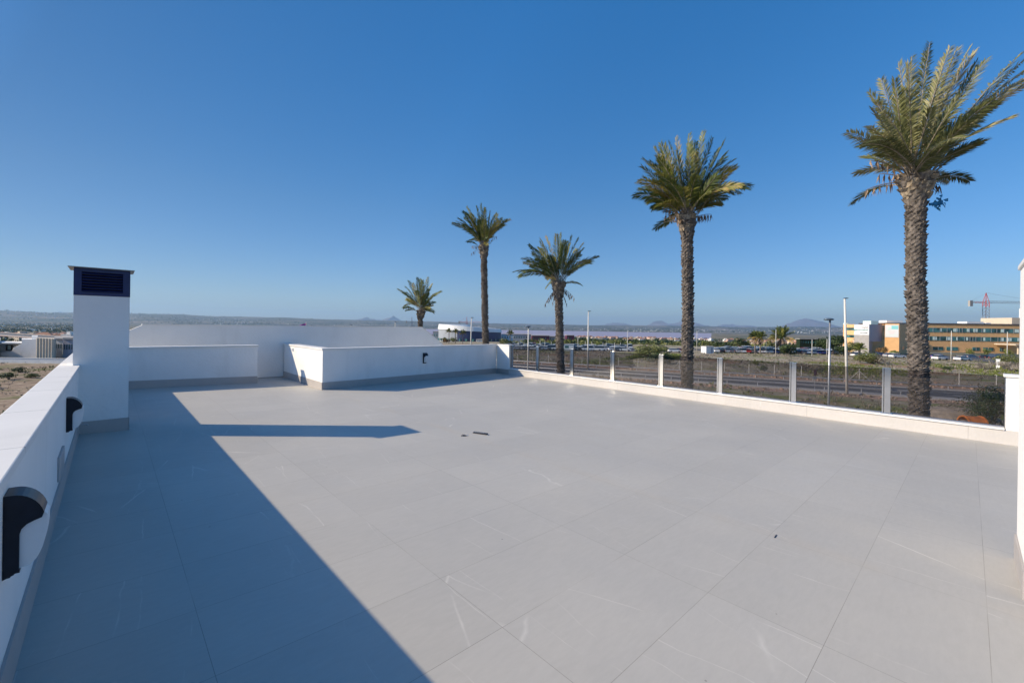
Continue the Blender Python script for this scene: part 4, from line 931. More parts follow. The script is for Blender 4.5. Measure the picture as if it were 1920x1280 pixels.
# ---------------------------------------------------------------- cars
def car_mesh(name,paint,van=False):
    mb=MB(); L_,Wd=(4.3,1.78)
    H1=.95; H2=1.46 if not van else 1.9
    lower=[(-L_/2,.35),(-L_/2,.80),(-L_/2+.15,H1),(-.2*L_,H1+.02),(.22*L_,H1),(L_/2-.25,.82),(L_/2,.68),(L_/2,.33)]
    mb.prism([(x,-Wd/2,z) for x,z in lower],[(x,Wd/2,z) for x,z in lower],0)
    if van: cab=[(-L_/2+.1,H1),(-L_/2+.25,H2-.04),(.12*L_,H2-.04),(.30*L_,H1)]
    else: cab=[(-L_/2+.2,H1),(-L_/2+.75,H2-.05),(.06*L_,H2-.05),(.26*L_,H1)]
    ins=.16
    bl=[(cab[0][0],s*(Wd/2-.04),cab[0][1]) for s in (-1,1)]; 
    b0_=[(cab[0][0],-Wd/2+.04,H1),(cab[3][0],-Wd/2+.04,H1),(cab[3][0],Wd/2-.04,H1),(cab[0][0],Wd/2-.04,H1)]
    t0_=[(cab[1][0],-Wd/2+ins,H2-.05),(cab[2][0],-Wd/2+ins,H2-.05),(cab[2][0],Wd/2-ins,H2-.05),(cab[1][0],Wd/2-ins,H2-.05)]
    mb.prism(b0_,t0_,1)
    mb.prism([(x*1.0,y,z+.001) for x,y,z in t0_],[(x*.94,y*.92,H2) for x,y,z in t0_],0)
    for x in (-L_*.31,L_*.31):
        for s in (-1,1): mb.tube([(x,s*(Wd/2-.16),.32),(x,s*(Wd/2+.015),.32)],.32,10,2)
    for s in (-1,1):
        mb.box(L_/2-.06,L_/2+.01,s*.6-.17,s*.6+.17,.60,.72,3); mb.box(-L_/2-.01,-L_/2+.05,s*.68-.12,s*.68+.12,.65,.80,4)
    me=bpy.data.meshes.new(name); me.from_pydata(mb.v,[],mb.f)
    for m in (paint,M['carglass'],M['phone'],M['diff'],M['red']): me.materials.append(m)
    me.polygons.foreach_set('material_index',mb.m); me.update(); return me
paints=[('white',(.78,.78,.78)),('silver',(.48,.50,.52)),('grey',(.18,.19,.21)),('black',(.02,.02,.025)),('blue',(.03,.08,.28)),('red',(.42,.03,.03)),('beige',(.50,.45,.36))]
cms=[]
for n_,c_ in paints:
    m=simple('car_paint_'+n_,c_,.28,.2 if n_ in('silver','grey') else 0,var=.03); m.node_tree.nodes['Principled BSDF'].inputs['Coat Weight'].default_value=.6
    cms.append((n_,car_mesh('parked_car',m),car_mesh('parked_car',m,True)))
rng=random.Random(99)
def car(u,d,rz,where,grp,ci=None,van=None):
    w=rng.random(); ci=ci if ci is not None else (0 if w<.42 else 1 if w<.60 else 2 if w<.74 else 3 if w<.84 else 4 if w<.92 else 5 if w<.96 else 6)
    van=(rng.random()<.15) if van is None else van
    n_,a,b=cms[ci]; o=bpy.data.objects.new('parked_car',b if van else a); S.collection.objects.link(o)
    r_=ru(u,d); o.location=cw(r_,d,prof(math.hypot(r_,d))+.035); o.rotation_euler=(0,0,rz)
    tag(o,f"{n_} {'tall-roofed ' if van else ''}car parked {where}",'car',f"{n_} {'tall-roofed ' if van else ''}cars {grp}"); return o
base_rz=-YAW
for row,(d,us) in enumerate(((152,range(955,1178,9)),(158,range(960,1175,8)),(165,range(950,1180,8)),(172,range(955,1182,8)))):
    for u in us:
        if rng.random()<.86: car(u+rng.uniform(-1.5,1.5),d,base_rz+R(90)+rng.uniform(-.05,.05) if row else base_rz+rng.uniform(-.06,.06),'in the '+['front row','second row','third row','fourth row','back row'][row]+' of the left car park','in the '+['front row','second row','third row','fourth row','back row'][row]+' of the left car park')
for row,(d,us) in enumerate(((152,range(1340,1578,10)),(158,range(1322,1572,8)),(164,range(1345,1570,8)),(171,range(1350,1568,7)),(177,range(1360,1565,7)))):
    for u in us:
        if rng.random()<.88: car(u+rng.uniform(-1.5,1.5),d,base_rz+R(90)+rng.uniform(-.05,.05),'in the '+['front row','second row','third row','fourth row','back row'][row]+' of the right car park','in the '+['front row','second row','third row','fourth row','back row'][row]+' of the right car park')
spec=[(1265,148,0,False,'silver car alone right of the small round bush'),(1280,150,5,False,'red car left of the second tallest palm trunk'),(1763,128,0,False,'white car right of the big palm trunk before the ochre building'),(1805,126,0,False,'white car under the clipped trees before the ochre building'),(1760,140,4,False,'blue car behind the white one right of the big palm trunk'),(1820,142,1,False,'silver car under the left clipped tree'),(1852,142,3,False,'black car under the middle clipped tree'),(1868,138,3,True,'dark tall-roofed car right of the middle clipped tree'),(1652,140,4,False,'dark blue car below the grey block'),(1672,138,1,False,'silver car under the second sign'),(1683,134,0,False,'white car at the corner below the second sign'),(1610,138,0,False,'white car half hidden by shrubs below the white sign')]
for u,d,ci,vn,lab in spec:
    o=car(u,d,base_rz+rng.uniform(-.1,.1)+(R(12) if u>1700 else 0),'','',ci,vn); o['label']=lab; del o['group']
# white cabin
p=at(1327,146); p.z=-6.5; root=thing('kiosk',p,'small white cabin with a dark side at the edge of the right car park','cabin',rz=-YAW+R(18)); mb=MB(); mb.box(-1.6,1.6,-1.2,1.2,0,2.4); mb.build('cabin_wall',M['whiteclad'],root); mb=MB(); mb.box(-1.75,1.75,-1.35,1.35,2.401,2.52); mb.build('cabin_roof',M['concrete'],root); mb=MB(); mb.box(.3,1.1,-1.22,-1.201,.1,2.0); mb.build('door',M['greyclad'],root)
p=at(1065,150); p.z=-6.5; root=thing('kiosk',p,'pale box-shaped cabin in the left car park beside the third palm','cabin',rz=-YAW); mb=MB(); mb.box(-1.9,1.9,-1.2,1.2,0,2.3); mb.build('cabin_wall',M['whiteclad'],root); mb=MB(); mb.box(-2.0,2.0,-1.3,1.3,2.301,2.4); mb.build('cabin_roof',M['concrete'],root); mb=MB(); mb.box(-1.2,.2,-1.22,-1.201,1.0,1.8); mb.build('window',M['winglass'],root)

# ---------------------------------------------------------------- long ochre building (camera frame boxes)
HB=-6.6; SK=.10
def cbox(mb,u0,u1,d0,d1,z0,z1,m=0,dref=None):
    D=dref or d0; r0,r1=ru(u0,D),ru(u1,D); f=lambda r_,d_: cw(r_,d_-SK*(r_-188))
    q=[f(r0,d0),f(r1,d0),f(r1,d1),f(r0,d1)]
    if u1<400: q=[at(u0,d0),at(u1,d0),at(u1,d1),at(u0,d1)]   # far off axis: walls follow the sight line
    mb.prism([(p.x,p.y,z0) for p in q],[(p.x,p.y,z1) for p in q],m)
D0=180; zr=zv(1800,608.2,D0); c=at(1800,D0+12); c.z=HB
hosp=thing('hospital_building',c,'long three-storey ochre building with dark green ribbon windows and white sign blocks','building'); L=Vector(c)
mb=MB(); cbox(mb,1700,2120,D0,D0+22,HB,zr); mb.build('long_wing',M['brick'],hosp,local=L)
mb=MB(); cbox(mb,1699,2121,D0-.25,D0+22.2,zr+.002,zr+.45); mb.build('parapet_band',M['dkgrey'],hosp,local=L)
for (v0,v1) in ((615,623),(631,639)):
    z1_,z0_=zv(1800,v0,D0),zv(1800,v1,D0); mb=MB(); cbox(mb,1703,2118,D0-.12,D0-.01,z0_,z1_); w=mb.build('ribbon_window',M['winglass'],hosp,local=L)
    mb=MB(); u=1706; rg=random.Random(int(v0))
    while u<2110:
        cbox(mb,u,u+.8,D0-.2,D0-.125,z0_,z1_); u+=rg.choice([5,9,12,16])
    mb.build('mullion',M['galv'],w,local=L)
    mb=MB(); u=1708
    while u<2110:
        cbox(mb,u,u+rg.choice([3,5,7]),D0-.16,D0-.121,z0_+.25,z1_-.2); u+=rg.choice([11,17,23,29])
    mb.build('blind',M['palegreen'],w,local=L)
for (u0,u1) in ((1755,1772),(1778,1797),(1822,1834),(1840,1857),(1868,1874),(1920,1950)):
    mb=MB(); cbox(mb,u0,u1,D0-.15,D0-.01,zv(1800,657,D0),zv(1800,650.5,D0)); w=mb.build('window',M['winglass'],hosp,local=L)
    mb=MB(); cbox(mb,(u0+u1)/2-.4,(u0+u1)/2+.4,D0-.2,D0-.155,zv(1800,657,D0),zv(1800,650.5,D0)); mb.build('mullion',M['galv'],w,local=L)
mb=MB(); cbox(mb,1886,1960,D0+2,D0+14,zr+.46,zv(1900,595.5,D0)); mb.build('roof_block',M['cream'],hosp,local=L)
mb=MB(); a=at(1914,D0+5); mb.tube([(a.x,a.y,zv(1900,596,D0)),(a.x,a.y,zv(1900,577,D0))],.55,10); mb.build('roof_stack',M['whiteclad'],hosp,local=L)
mb=MB()
for u0,u1,h in ((1810,1838,.9),(1842,1850,.5),(1672,1700,1.0)): cbox(mb,u0,u1,D0+4,D0+8,zr+.47,zr+.47+h)
mb.build('roof_plant',M['whiteclad'],hosp,local=L)
mb=MB(); cbox(mb,1898,1930,D0-8,D0-.3,zv(1900,646,D0),zv(1900,644,D0)); cbox(mb,1902,1903.5,D0-7,D0-6.5,HB,zv(1900,646,D0)-.01); mb.build('entrance_canopy',M['cream'],hosp,local=L)
SK=0
# beige stair block with second sign: sunlit left face and shaded right face
A=cw(135.6,156); B=cw(138.5,153.4); Cc=cw(148.5,160.9); Dd=cw(145.6,163.5)
z2=zv(1680,607,155)
mb=MB(); mb.prism([(p.x,p.y,HB) for p in (A,B,Cc,Dd)],[(p.x,p.y,z2) for p in (A,B,Cc,Dd)]); mb.build('stair_block',M['brick'],hosp,local=L)
mb=MB(); mb.prism([(p.x,p.y,z2+.003) for p in (A,B,Cc,Dd)],[(p.x,p.y,z2+.35) for p in (A,B,Cc,Dd)]); mb.build('block_parapet',M['dkgrey'],hosp,local=L)
def face_rect(mb,A,B,s0,s1,z0,z1,off,th=.08,m=0):
    t=(B-A).normalized(); n=Vector((t.y,-t.x,0)); 
    if n.dot(FW)>0: n=-n
    ln=(Vector((B.x,B.y,0))-Vector((A.x,A.y,0))).length; a=A+t*ln*s0+n*off; b=A+t*ln*s1+n*off
    mb.prism([(a.x,a.y,z0),(b.x,b.y,z0),(b.x,b.y,z1),(a.x,a.y,z1)],[(a.x+n.x*th,a.y+n.y*th,z0),(b.x+n.x*th,b.y+n.y*th,z0),(b.x+n.x*th,b.y+n.y*th,z1),(a.x+n.x*th,a.y+n.y*th,z1)],m)
A0=Vector((A.x,A.y,0));B0=Vector((B.x,B.y,0))
Sg=MB(); face_rect(Sg,A0,B0,.02,.96,zv(1670,632,155),zv(1670,609,155),.02); s2=Sg.build('poster_sign',M['whiteclad'],hosp,local=L)
mb=MB(); face_rect(mb,A0,B0,.46,.92,zv(1670,617,155),zv(1670,610.5,155),.11,.02); mb.build('teal_patch',M['teal'],s2,local=L)
mb=MB(); face_rect(mb,A0,B0,.2,.38,zv(1670,619,155),zv(1670,613,155),.11,.02); face_rect(mb,A0,B0,.14,.86,zv(1670,628.3,155),zv(1670,627.6,155),.11,.02); mb.build('mint_print',M['palegreen'],s2,local=L)
mb=MB(); face_rect(mb,A0,B0,.25,.72,zv(1670,621.8,155),zv(1670,620.5,155),.11,.02); face_rect(mb,A0,B0,.3,.66,zv(1670,625.2,155),zv(1670,624.2,155),.11,.02); mb.build('pink_print',M['palepink'],s2,local=L)
mb=MB(); face_rect(mb,B0,Vector((Cc.x,Cc.y,0)),.30,.55,zv(1690,655,157),zv(1690,648.5,157),.01); mb.build('window',M['winglass'],hosp,local=L)
# white / grey sign block
E_=at(1602,160); F_=at(1630,155.5); G_=cw(136,157.6); H_=at(1604,173); z3=zv(1620,608,158)
def pz(ps,z0,z1,mt,nm,par=hosp):
    mb=MB(); mb.prism([(p.x,p.y,z0) for p in ps],[(p.x,p.y,z1) for p in ps]); return mb.build(nm,mt,par,local=L)
zl=zv(1640,640,158)
pz((E_,F_,G_,H_),zl,z3,M['greyclad'],'sign_block')
pz((E_,F_,at(1636,157.5),at(1612,163)),HB,zl-.004,M['concrete'],'block_foot')
EF=(Vector((E_.x,E_.y,0)),Vector((F_.x,F_.y,0)))
mb=MB(); face_rect(mb,*EF,0,1,zv(1615,652,158),zv(1615,628,158),.01,.1); mb.build('lower_panel',M['concrete'],hosp,local=L)
mb=MB(); face_rect(mb,*EF,0,1,zv(1615,627.7,158),zv(1615,609,158),.01,.12); sg=mb.build('name_sign',M['whiteclad'],hosp,local=L)
def text_on(A,B,s,zc,txt,size,mat,nm,parent):
    t=(B-A).normalized(); n=Vector((t.y,-t.x,0)); n=n if n.dot(FW)<0 else -n
    cu=bpy.data.curves.new(nm,'FONT'); cu.body=txt; cu.size=size; cu.align_x='RIGHT'; cu.align_y='CENTER'; cu.extrude=.03
    ob=bpy.data.objects.new(nm+'_src',cu); S.collection.objects.link(ob); bpy.context.view_layer.update()
    me=bpy.data.meshes.new_from_object(ob.evaluated_get(bpy.context.evaluated_depsgraph_get())); bpy.data.objects.remove(ob)
    o=bpy.data.objects.new(nm,me); me.materials.clear(); me.materials.append(mat); S.collection.objects.link(o)
    p=A+(B-A)*s+n*.17; right=-t if n.cross(Vector((0,0,1))).dot(t)>0 else t
    X=Vector((0,0,1)).cross(n); Mx=Matrix((X,Vector((0,0,1)),n)).transposed().to_4x4(); Mx.translation=Vector((p.x,p.y,zc))-L
    o.parent=parent; o.matrix_local=Mx; return o
text_on(*EF,.90,zv(1615,613.6,158),'hospital',.62,M['dkgrey'],'sign_lettering',sg)
text_on(*EF,.92,zv(1615,618.3,158),'quironsalud',1.02,M['dkteal'],'sign_lettering',sg)
text_on(*EF,.90,zv(1615,623.4,158),'torrevieja',.62,M['dkgrey'],'sign_lettering',sg)
mb=MB(); 
for s0,z in ((.055,618.6),(.085,617.2),(.085,619.8),(.11,618.4)): face_rect(mb,*EF,s0,s0+.028,zv(1615,z+.8,158),zv(1615,z-.8,158),.135,.03)
mb.build('sign_emblem',M['teal'],sg,local=L)
# left cream wing with windows

K_=at(1581,176); K2=at(1604,171); K3=at(1662,188); K4=at(1640,192); z4=zv(1590,608,174)
pz((K_,K2,at(1690,178),at(1690,195),K4),HB,z4,M['brick'],'left_wing')
KK=(Vector((K_.x,K_.y,0)),Vector((K2.x,K2.y,0)))
for v0,v1 in ((614,619),(627.5,632.5)):
    mb=MB(); face_rect(mb,*KK,.15,1.0,zv(1590,v1,174),zv(1590,v0,174),.01,.06); mb.build('ribbon_window',M['winglass'],hosp,local=L)
K5=Vector((K2.x,K2.y,0)); 
mb=MB(); face_rect(mb,Vector((G_.x,G_.y,0)),Vector((at(1661,171).x,at(1661,171).y,0)),.2,.95,zv(1656,621,168),zv(1656,614,168),.01,.06); face_rect(mb,Vector((G_.x,G_.y,0)),Vector((at(1661,171).x,at(1661,171).y,0)),.2,.95,zv(1656,636,168),zv(1656,629,168),.01,.06); mb.build('recessed_window',M['carglass'],hosp,local=L)
mb=MB(); cbox(mb,1633,1646,172,176,z4+.01,z4+1.5); cbox(mb,1588,1592,176,178,z4+.01,z4+.6); mb.build('roof_plant',M['palegreen'],hosp,local=L)
# gate post
p=at(1872,100); p.z=-6.5; mb=MB(); mb.box(p.x-.3,p.x+.3,p.y-.3,p.y+.3,-6.6,-4.5); mb.box(p.x-.36,p.x+.36,p.y-.36,p.y+.36,-4.499,-4.35); o=mb.build('gate_post',M['whiteclad'],local=p); tag(o,'white gate pillar before the right end of the ochre building','pillar')

# ---------------------------------------------------------------- cranes
def crane(u,v0,v1,d,lab,w,ju0,ju1,jv,s=1,apex=None,col='red',low='cranegrey'):
    b=at(u,d); b.z=prof(d)-1; root=thing('tower_crane',b,lab,'crane'); L=Vector(b); zt=zv(u,jv,d); za=zv(u,v0,d)
    def lattice(mb,P,Q,w,step,r_):
        P=Vector(P);Q=Vector(Q);T=(Q-P).normalized(); a=FW if abs(T.dot(FW))<.8 else RT; X=T.cross(a).normalized()*w/2; Y=T.cross(X).normalized()*w/2; cs=[X+Y,X-Y,-X-Y,-X+Y]
        for c_ in cs: mb.tube([P+c_,Q+c_],r_,4)
        n=max(1,int((Q-P).length/step))
        for i in range(n):
            a0=P.lerp(Q,i/n);a1=P.lerp(Q,(i+1)/n)
            for k in range(4): mb.tube([a0+cs[k],a1+cs[(k+1)%4]],r_*.85,3)
    mb=MB(); lattice(mb,(b.x,b.y,b.z),(b.x,b.y,zt-2.5*s),w,w,.11*s); mb.build('mast',M[low],root,local=L)
    mb=MB(); lattice(mb,(b.x,b.y,zt-2.4*s),(b.x,b.y,zt),w,w,.14*s)
    top=Vector((b.x,b.y,za))
    for c_ in (RT*w/2+FW*w/2,RT*w/2-FW*w/2,-RT*w/2+FW*w/2,-RT*w/2-FW*w/2):
        q=Vector((b.x,b.y,zt))+c_; mb.tube([q,top],.13*s,4)
    for k in range(1,5):
        f=k/5; h=Vector((b.x,b.y,lerp(zt,za,f))); ww=w/2*(1-f); mb.tube([h-RT*ww,h+RT*ww],.08*s,3)
    mb.build('tower_head',M[col],root,local=L)
    j0=at(ju0,d);j1=at(ju1,d); mb=MB(); zz=zt+.1
    lattice(mb,(b.x,b.y,zz+.5*s),(j1.x,j1.y,zz+.5*s),1.1*s,2.2*s,.07*s); mb.build('jib',M[low],root,local=L)
    mb=MB(); lattice(mb,(j0.x,j0.y,zz+.3*s),(b.x,b.y,zz+.3*s),.8*s,2*s,.09*s); cj=mb.build('counter_jib',M[col],root,local=L)
    mb=MB(); q=at(ju0,d); mb.prism([q+RT*x+FW*y+Vector((0,0,zz-2.2*s)) for x,y in ((-.9*s,-.6),(.9*s,-.6),(.9*s,.6),(-.9*s,.6))],[q+RT*x+FW*y+Vector((0,0,zz+1.3*s)) for x,y in ((-.9*s,-.6),(.9*s,-.6),(.9*s,.6),(-.9*s,.6))]); mb.build('counterweight',M['concrete'],root,local=L)
    mb=MB(); e=at(lerp(u,ju1,.72),d); mb.tube([top,(e.x,e.y,zz+1.1*s)],.06*s,3); mb.tube([top,(j0.x,j0.y,zz+.8*s)],.04*s,3); mb.build('tie_rod',M[low],root,local=L)
crane(1848,549,610,262,'red and grey tower crane rising above the ochre building',2.0,1819,1990,568,1)
crane(875,594,612,700,'small distant tower crane above the round hall',2.2,861,905,604,1.2,low='red')
crane(772,594,612,900,'tiny distant tower crane left of the small palm',2.4,762,782,603,1.3,col='cranegrey')

# ---------------------------------------------------------------- round hall and nearby buildings
d=320; c=at(880,d+0); zb=-13; Rr=24.2; cc=Vector((c.x,c.y,0))+FW*6
root=thing('round_hall',(cc.x,cc.y,zb),'round sports hall with tilted white rim and grey walls, right-hand shade coloured in navy','building'); L=root.location.copy()
n=64
def ring(mb,r0,r1,zf0,zf1,m=0,a0=0,a1=n):
    for k in range(a0,a1):
        t0=2*math.pi*k/n; t1=2*math.pi*(k+1)/n
        P=[cc+RT*math.cos(t)*r_+FW*math.sin(t)*r_ for t,r_ in ((t0,r0),(t1,r0),(t1,r1),(t0,r1))]
        zz=[zf0(t0),zf0(t1),zf1(t1),zf1(t0)]
        mb.poly([(p.x,p.y,z) for p,z in zip(P,zz)],m)
zt_=lambda t: zv(880,621.5,300)-1.0*math.cos(t)*1.4*0
rim0=lambda t: zv(880,620.5,300)-1.0*math.cos(t)
rim1=lambda t: zv(880,612.0,300)-1.6*math.cos(t)
mb=MB(); ring(mb,Rr*.975,Rr*.975,lambda t:zb,rim0,0)
cols=[0 if not(n*0.70<k<n) else 1 for k in range(n)]; mb.m=[cols[k] for k in range(n)]  # front right of the grey wall: its shade put in as navy colour
mb.build('drum_wall',[M['arenagrey'],M['navy']],root,local=L)
mb=MB(); ring(mb,Rr*.99,Rr,rim0,rim0); ring(mb,Rr,Rr*.97,rim0,rim1); ring(mb,Rr*.97,0.01,rim1,rim1); mb.build('white_rim_roof',M['whiteclad'],root,local=L)
mb=MB()
for k in range(36,62,2):
    t=2*math.pi*k/n; q=cc+RT*math.cos(t)*Rr*.978+FW*math.sin(t)*Rr*.978; mb.box(q.x-.6,q.x+.6,q.y-.6,q.y+.6,zb+4,zb+5.6)
mb.build('window',M['winglass'],root,local=L)
def block(name,u0,u1,v0,v1,d,depth,mat,label,extra=None,cat='building',roofm=None):
    c=at((u0+u1)/2,d); zb=prof(d)-.3; zt=zv((u0+u1)/2,v0,d); root=thing(name,(c.x,c.y,zb),label,cat); L=root.location.copy()
    mb=MB(); cbox(mb,u0,u1,d,d+depth,zb,zt); mb.build('wall',mat,root,local=L)
    mb=MB(); cbox(mb,u0-.5,u1+.5,d-.3,d+depth+.3,zt+.003,zt+.35); mb.build('roof',roofm or M['concrete'],root,local=L)
    mb=MB(); k=u0+2
    while k<u1-3: cbox(mb,k,k+1.6,d-.08,d-.01,zt-(zt-zb)*.45,zt-(zt-zb)*.22); k+=4.5
    if mb.v: mb.build('window',M['winglass'],root,local=L)
    return root
block('low_building',962,996,627,640,300,14,M['arenagrey'],'low grey flat-roofed building right of the round hall')
block('low_building',998,1030,629.5,640,290,12,M['maroon'],'low maroon flat-roofed building left of the third palm')
block('low_building',1030,1048,631,641,295,10,M['cream'],'low cream building between the two maroon blocks')
block('low_building',1063,1077,629,642,280,10,M['maroon'],'small maroon cube building right of the third palm')
block('low_building',940,962,627,636,340,12,M['whiteclad'],'small white building touching the right side of the round hall')
block('low_building',812,836,622,650,330,30,M['arenagrey'],'grey annex at the left foot of the round hall')
block('low_building',893,910,637,645,270,6,M['whiteclad'],'small white frame-like pavilion before the round hall')
block('low_building',1500,1545,636,641,230,3,M['leaf_dark'],'long dark green carport roof at the back of the right car park')
# flag
p=at(574,75); p.z=-6.5; root=thing('flag',p,'purple flag showing above the gable wall behind the back parapet','flag'); L=Vector(p); t=zv(574,603.5,75)
mb=MB(); mb.tube([p,(p.x,p.y,t)],.05,6); mb.build('pole',M['paint'],root,local=L)
mb=MB(); 
for i in range(8):
    a,b_=i/8,(i+1)/8; f=lambda s:(Vector((p.x,p.y,0))-RT*1.15*s+FW*.1*math.sin(s*7),t-.15-.42*s)
    (q0,h0),(q1,h1)=f(a),f(b_); mb.prism([(q0.x,q0.y,h0),(q1.x,q1.y,h1),(q1.x,q1.y,h1-.5),(q0.x,q0.y,h0-.5)],[(q0.x,q0.y+.01,h0),(q1.x,q1.y+.01,h1),(q1.x,q1.y+.01,h1-.5),(q0.x,q0.y+.01,h0-.5)])
mb.build('flag_cloth',M['purple'],root,local=L)

# ---------------------------------------------------------------- left neighbourhood
block('house',-60,1,640,668,92,12,M['render'],'grey-white house with a shaded terrace at the left edge')
def c_house():
    d=90; c=at(50,d); root=thing('house',(c.x,c.y,-6.5),'grey-white house with a stepped curving side wall and a porch window, left of the chimney','house'); L=root.location.copy()
    # side wall with curved profile
    pr=[(3,673),(3,660)]+[(22,659),(24,652),(32,648),(41,643),(41,637),(70,636),(71,630),(60,630),(60,628),(71,628)]
    prof_=[(3,674),(3,661),(23,659),(25,653),(34,648),(41,645),(41,636),(70,636),(70,674)]
    mb=MB(); 
    def P(u,v,dd): q=at(u,dd); return (q.x,q.y,zv(u,v,d))
    mb.prism([P(u,v,d) for u,v in prof_],[P(u,v,d+.4) for u,v in prof_]); mb.build('side_wall',M['render'],root,local=L)
    mb=MB(); cbox(mb,-4,41,d+3,d+10,-6.6,zv(20,644,d)); cbox(mb,41.2,70,d+.5,d+10,-6.6,zv(20,637,d)); mb.build('wall',M['render'],root,local=L)
    mb=MB(); cbox(mb,4,41,d+.6,d+4,zv(20,644.5,d),zv(20,642.5,d)); mb.build('porch_roof',M['coping'],root,local=L)
    mb=MB(); cbox(mb,11,25,d+2.9,d+2.98,zv(20,659,d),zv(20,648,d)); w=mb.build('window',M['carglass'],root,local=L)
    mb=MB(); cbox(mb,15,21,d+2.8,d+2.89,zv(20,657,d),zv(20,649,d)); mb.build('blind',M['palegreen'],w,local=L)
    mb=MB(); cbox(mb,60,71,d+2,d+6,zv(20,637,d),zv(20,630,d)); mb.build('roof_box',M['render'],root,local=L)
c_house()
d=86; c=at(86,d); root=thing('fluted_wall',(c.x,c.y,-6.5),'cream wall of tall rounded flutes lit by the sun, left of the chimney','building'); L=root.location.copy()
mb=MB(); us=[72,77.5,83,88.5,94,99.5]
for i,u in enumerate(us): q=at(u+1.4,d+.4); mb.tube([(q.x,q.y,-6.6),(q.x,q.y,zv(u,633.5+.4*i,d))],.36,14)
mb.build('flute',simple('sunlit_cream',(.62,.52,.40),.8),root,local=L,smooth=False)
mb=MB(); cbox(mb,71,102,d+.42,d+6,-6.6,zv(86,635,d)); mb.build('wall',M['cream'],root,local=L)
block('house',103,118,636.5,668,94,8,M['whiteclad'],'small white house with a dark ground floor opening beside the fluted wall')
block('house',118.5,160,636,672,88,8,M['greyclad'],'plain grey house partly hidden by the chimney')
block('house',-30,-5,648,670,86,8,M['cream'],'cream house just at the left margin')
pts=[(-90,101),(-60,82),(-20,79),(5,79)]
mb=MB(); mb.poly([tuple(cw(r_,d_,-6.49)) for r_,d_ in ((-150,82),(-55,84),(-55,88),(-150,87))]); 
tag(mb.build('road',M['asphalt']),kind='structure')
c=at(60,81); root=thing('garden_wall',(c.x,c.y,-6.5),'long low bluish white boundary wall along the back of the brown plot','wall'); L=root.location.copy()
mb=MB(); cbox(mb,-80,155,81,81.25,-6.6,-5.6); mb.build('wall_body',M['render'],root,local=L); mb=MB(); cbox(mb,-80.5,155.5,80.95,81.3,-5.599,-5.52); mb.build('coping',M['coping'],root,local=L)

# ---------------------------------------------------------------- far houses
def house_mesh(seed,wallm,flat):
    rg=random.Random(seed); w=rg.uniform(8,13); dp=rg.uniform(7,10); h=rg.uniform(3.5,6.5); mb=MB(); mb.box(-w/2,w/2,-dp/2,dp/2,-3,h,0)
    if flat: mb.box(-w/2-.1,w/2+.1,-dp/2-.1,dp/2+.1,h+.002,h+.35,0); mb.box(-w*.2,w*.15,-dp*.3,dp*.2,h+.352,h+2.4,0)
    else: mb.prism([(-w/2-.3,-dp/2-.3,h+.002),(w/2+.3,-dp/2-.3,h+.002),(w/2+.3,dp/2+.3,h+.002),(-w/2-.3,dp/2+.3,h+.002)],[(-w*.15,-.1,h+1.9),(w*.15,-.1,h+1.9),(w*.15,.1,h+1.9),(-w*.15,.1,h+1.9)],1)
    for x in (-w*.3,w*.05,w*.33):
        for z in ([1.0] if h<4.5 else [.8,3.4]): mb.box(x-.6,x+.6,-dp/2-.04,-dp/2-.005,z,z+1.3,2)
    me=bpy.data.meshes.new('far_house'); me.from_pydata(mb.v,[],mb.f)
    for m in (wallm,M['roof'],M['carglass']): me.materials.append(m)
    me.polygons.foreach_set('material_index',mb.m); me.update(); return me
hw=[('white',(.72,.70,.66)),('cream',(.58,.48,.37)),('pinkish',(.55,.38,.30)),('beige',(.48,.40,.31))]
hms=[(n_,[house_mesh(i*10+j,simple('far_wall_'+n_,c_,.8),j%3!=0) for j in range(4)]) for i,(n_,c_) in enumerate(hw)]
rng=random.Random(123)
def far_house(u,d,where,grp):
    n_,ms=rng.choice(hms if d<1300 else hms[:3]); o=bpy.data.objects.new('far_house',rng.choice(ms)); S.collection.objects.link(o)
    r_=ru(u,d); o.location=cw(r_,d,prof(math.hypot(r_,d))); o.rotation_euler=(0,0,-YAW+rng.choice([0,R(90),R(20),R(-25)])+rng.uniform(-.1,.1))
    tag(o,f'small {n_} house {where}','house',f'{n_} houses {grp}')
for k in range(120): far_house(rng.uniform(1085,1600),rng.uniform(820,1500),'in the estate before the pink lagoon','of the estate before the lagoon')
for k in range(36): far_house(rng.uniform(1400,1700),rng.uniform(480,800),'beyond the right car park','beyond the right car park')
for k in range(60): far_house(rng.uniform(-60,150),rng.uniform(300,1000),'in the quarter at the far left','of the quarter at the far left')
for k in range(14): far_house(rng.uniform(925,1060),rng.uniform(600,1200),'right of the round hall','right of the round hall')
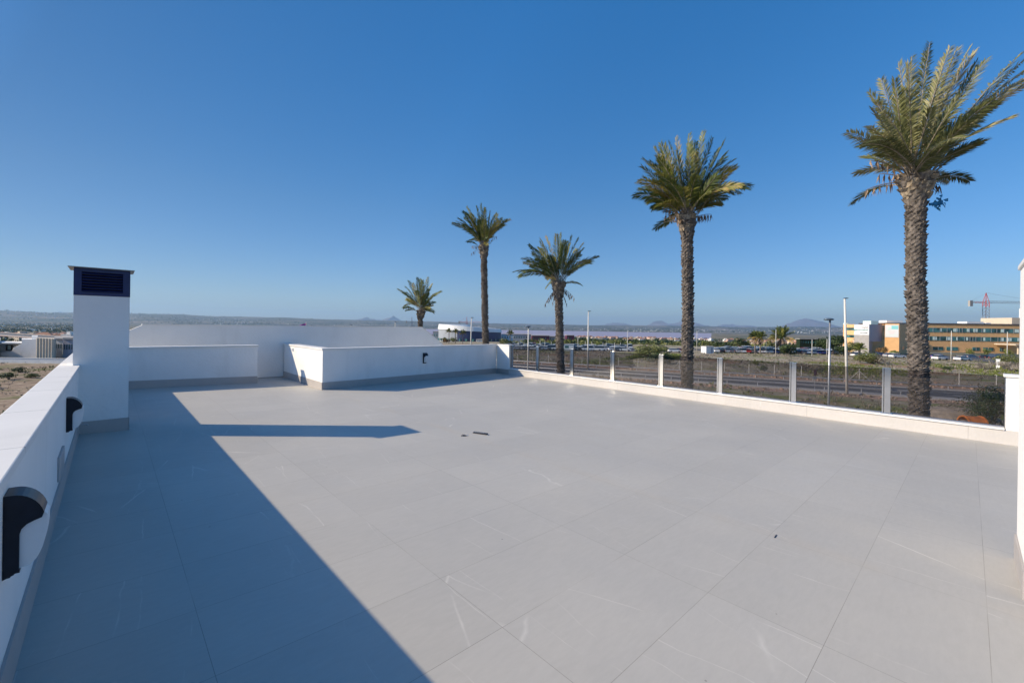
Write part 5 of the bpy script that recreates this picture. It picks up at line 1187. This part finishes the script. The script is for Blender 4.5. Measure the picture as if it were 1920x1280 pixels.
def far_boxes(name,n,gen,mat,lab,seed,hh):
    rg=random.Random(seed); mb=MB()
    for k in range(n):
        u,d=gen(rg); r_=ru(u,d); D=math.hypot(r_,d); az=math.atan2(r_,d); z=prof(D)+hillh(az,D)
        if 1700<D<5000: z=max(z,-33.5)
        w=rg.uniform(.5,1.6)*hh; h=hh*rg.uniform(.35,.8); p=cw(r_,d)
        if mat is M['leaf_dark'] or mat is M['leaf_olive']:
            for q in range(10): leafcard(mb,Vector((p.x,p.y,z))+Vector((rg.gauss(0,w*.5),rg.gauss(0,w*.5),rg.uniform(0,h))),Vector((rg.gauss(0,1),rg.gauss(0,1),rg.gauss(0,1))).normalized(),h*.5,rg,rg.random())
        else: mb.box(-w/2,w/2,-w/3,w/3,-8,h,0,Matrix.Translation((p.x,p.y,z))@Matrix.Rotation(rg.uniform(0,3),4,'Z'))
    o=mb.build(name,mat); tag(o,lab,'far houses' if 'tree' not in name else 'trees',kind='stuff')
far_boxes('far_town',520,lambda g:(g.choice([g.gauss(1260,50),g.gauss(1480,70),g.uniform(1000,1700),g.uniform(-60,150),g.gauss(440,30),g.uniform(250,1000)]),g.uniform(5000,8200)),M['whiteclad'],'white specks of far-off settlements across the plain beyond the lagoon',1,9)
far_boxes('far_trees',2600,lambda g:(g.choice([g.uniform(1060,1620),g.uniform(-80,160)]),g.uniform(330,1650)),M['leaf_dark'],'dark tree cover scattered between the distant houses',2,5)
far_boxes('far_trees',700,lambda g:(g.uniform(1000,1640),g.uniform(230,560)),M['leaf_olive'],'olive scrub cover on the slope behind the car parks',3,3)
far_boxes('far_trees',2600,lambda g:(g.uniform(-80,1700),g.uniform(5000,9800)),M['leaf_dark'],'dark groves on the plain beyond the lagoon',4,15)
far_boxes('far_town',420,lambda g:(g.uniform(-80,160),g.uniform(650,4200)),M['whiteclad'],'white roofs of the low town at the far left',5,6)
far_boxes('far_trees',2200,lambda g:(g.uniform(-90,165),g.uniform(420,4500)),M['leaf_dark'],'dark gardens between the roofs at the far left',6,7)

# ---------------------------------------------------------------- haze
mb=MB(); mb.box(-26000,27500,-26000,27500,-60,760); hz_=mb.build('haze',None); hz_.data.materials.clear()
m=bpy.data.materials.new('haze_air'); m.use_nodes=True; nt=m.node_tree; nt.nodes.clear(); out=nt.nodes.new('ShaderNodeOutputMaterial'); pv=nt.nodes.new('ShaderNodeVolumePrincipled')
pv.inputs['Color'].default_value=(.46,.71,1.0,1); pv.inputs['Density'].default_value=4.8e-5; pv.inputs['Anisotropy'].default_value=.2; nt.links.new(pv.outputs[0],out.inputs['Volume'])
hz_.data.materials.append(m); tag(hz_,kind='stuff'); hz_['label']='thin bluish air haze over the plain'; hz_['category']='haze'
S.cycles.volume_bounces=0
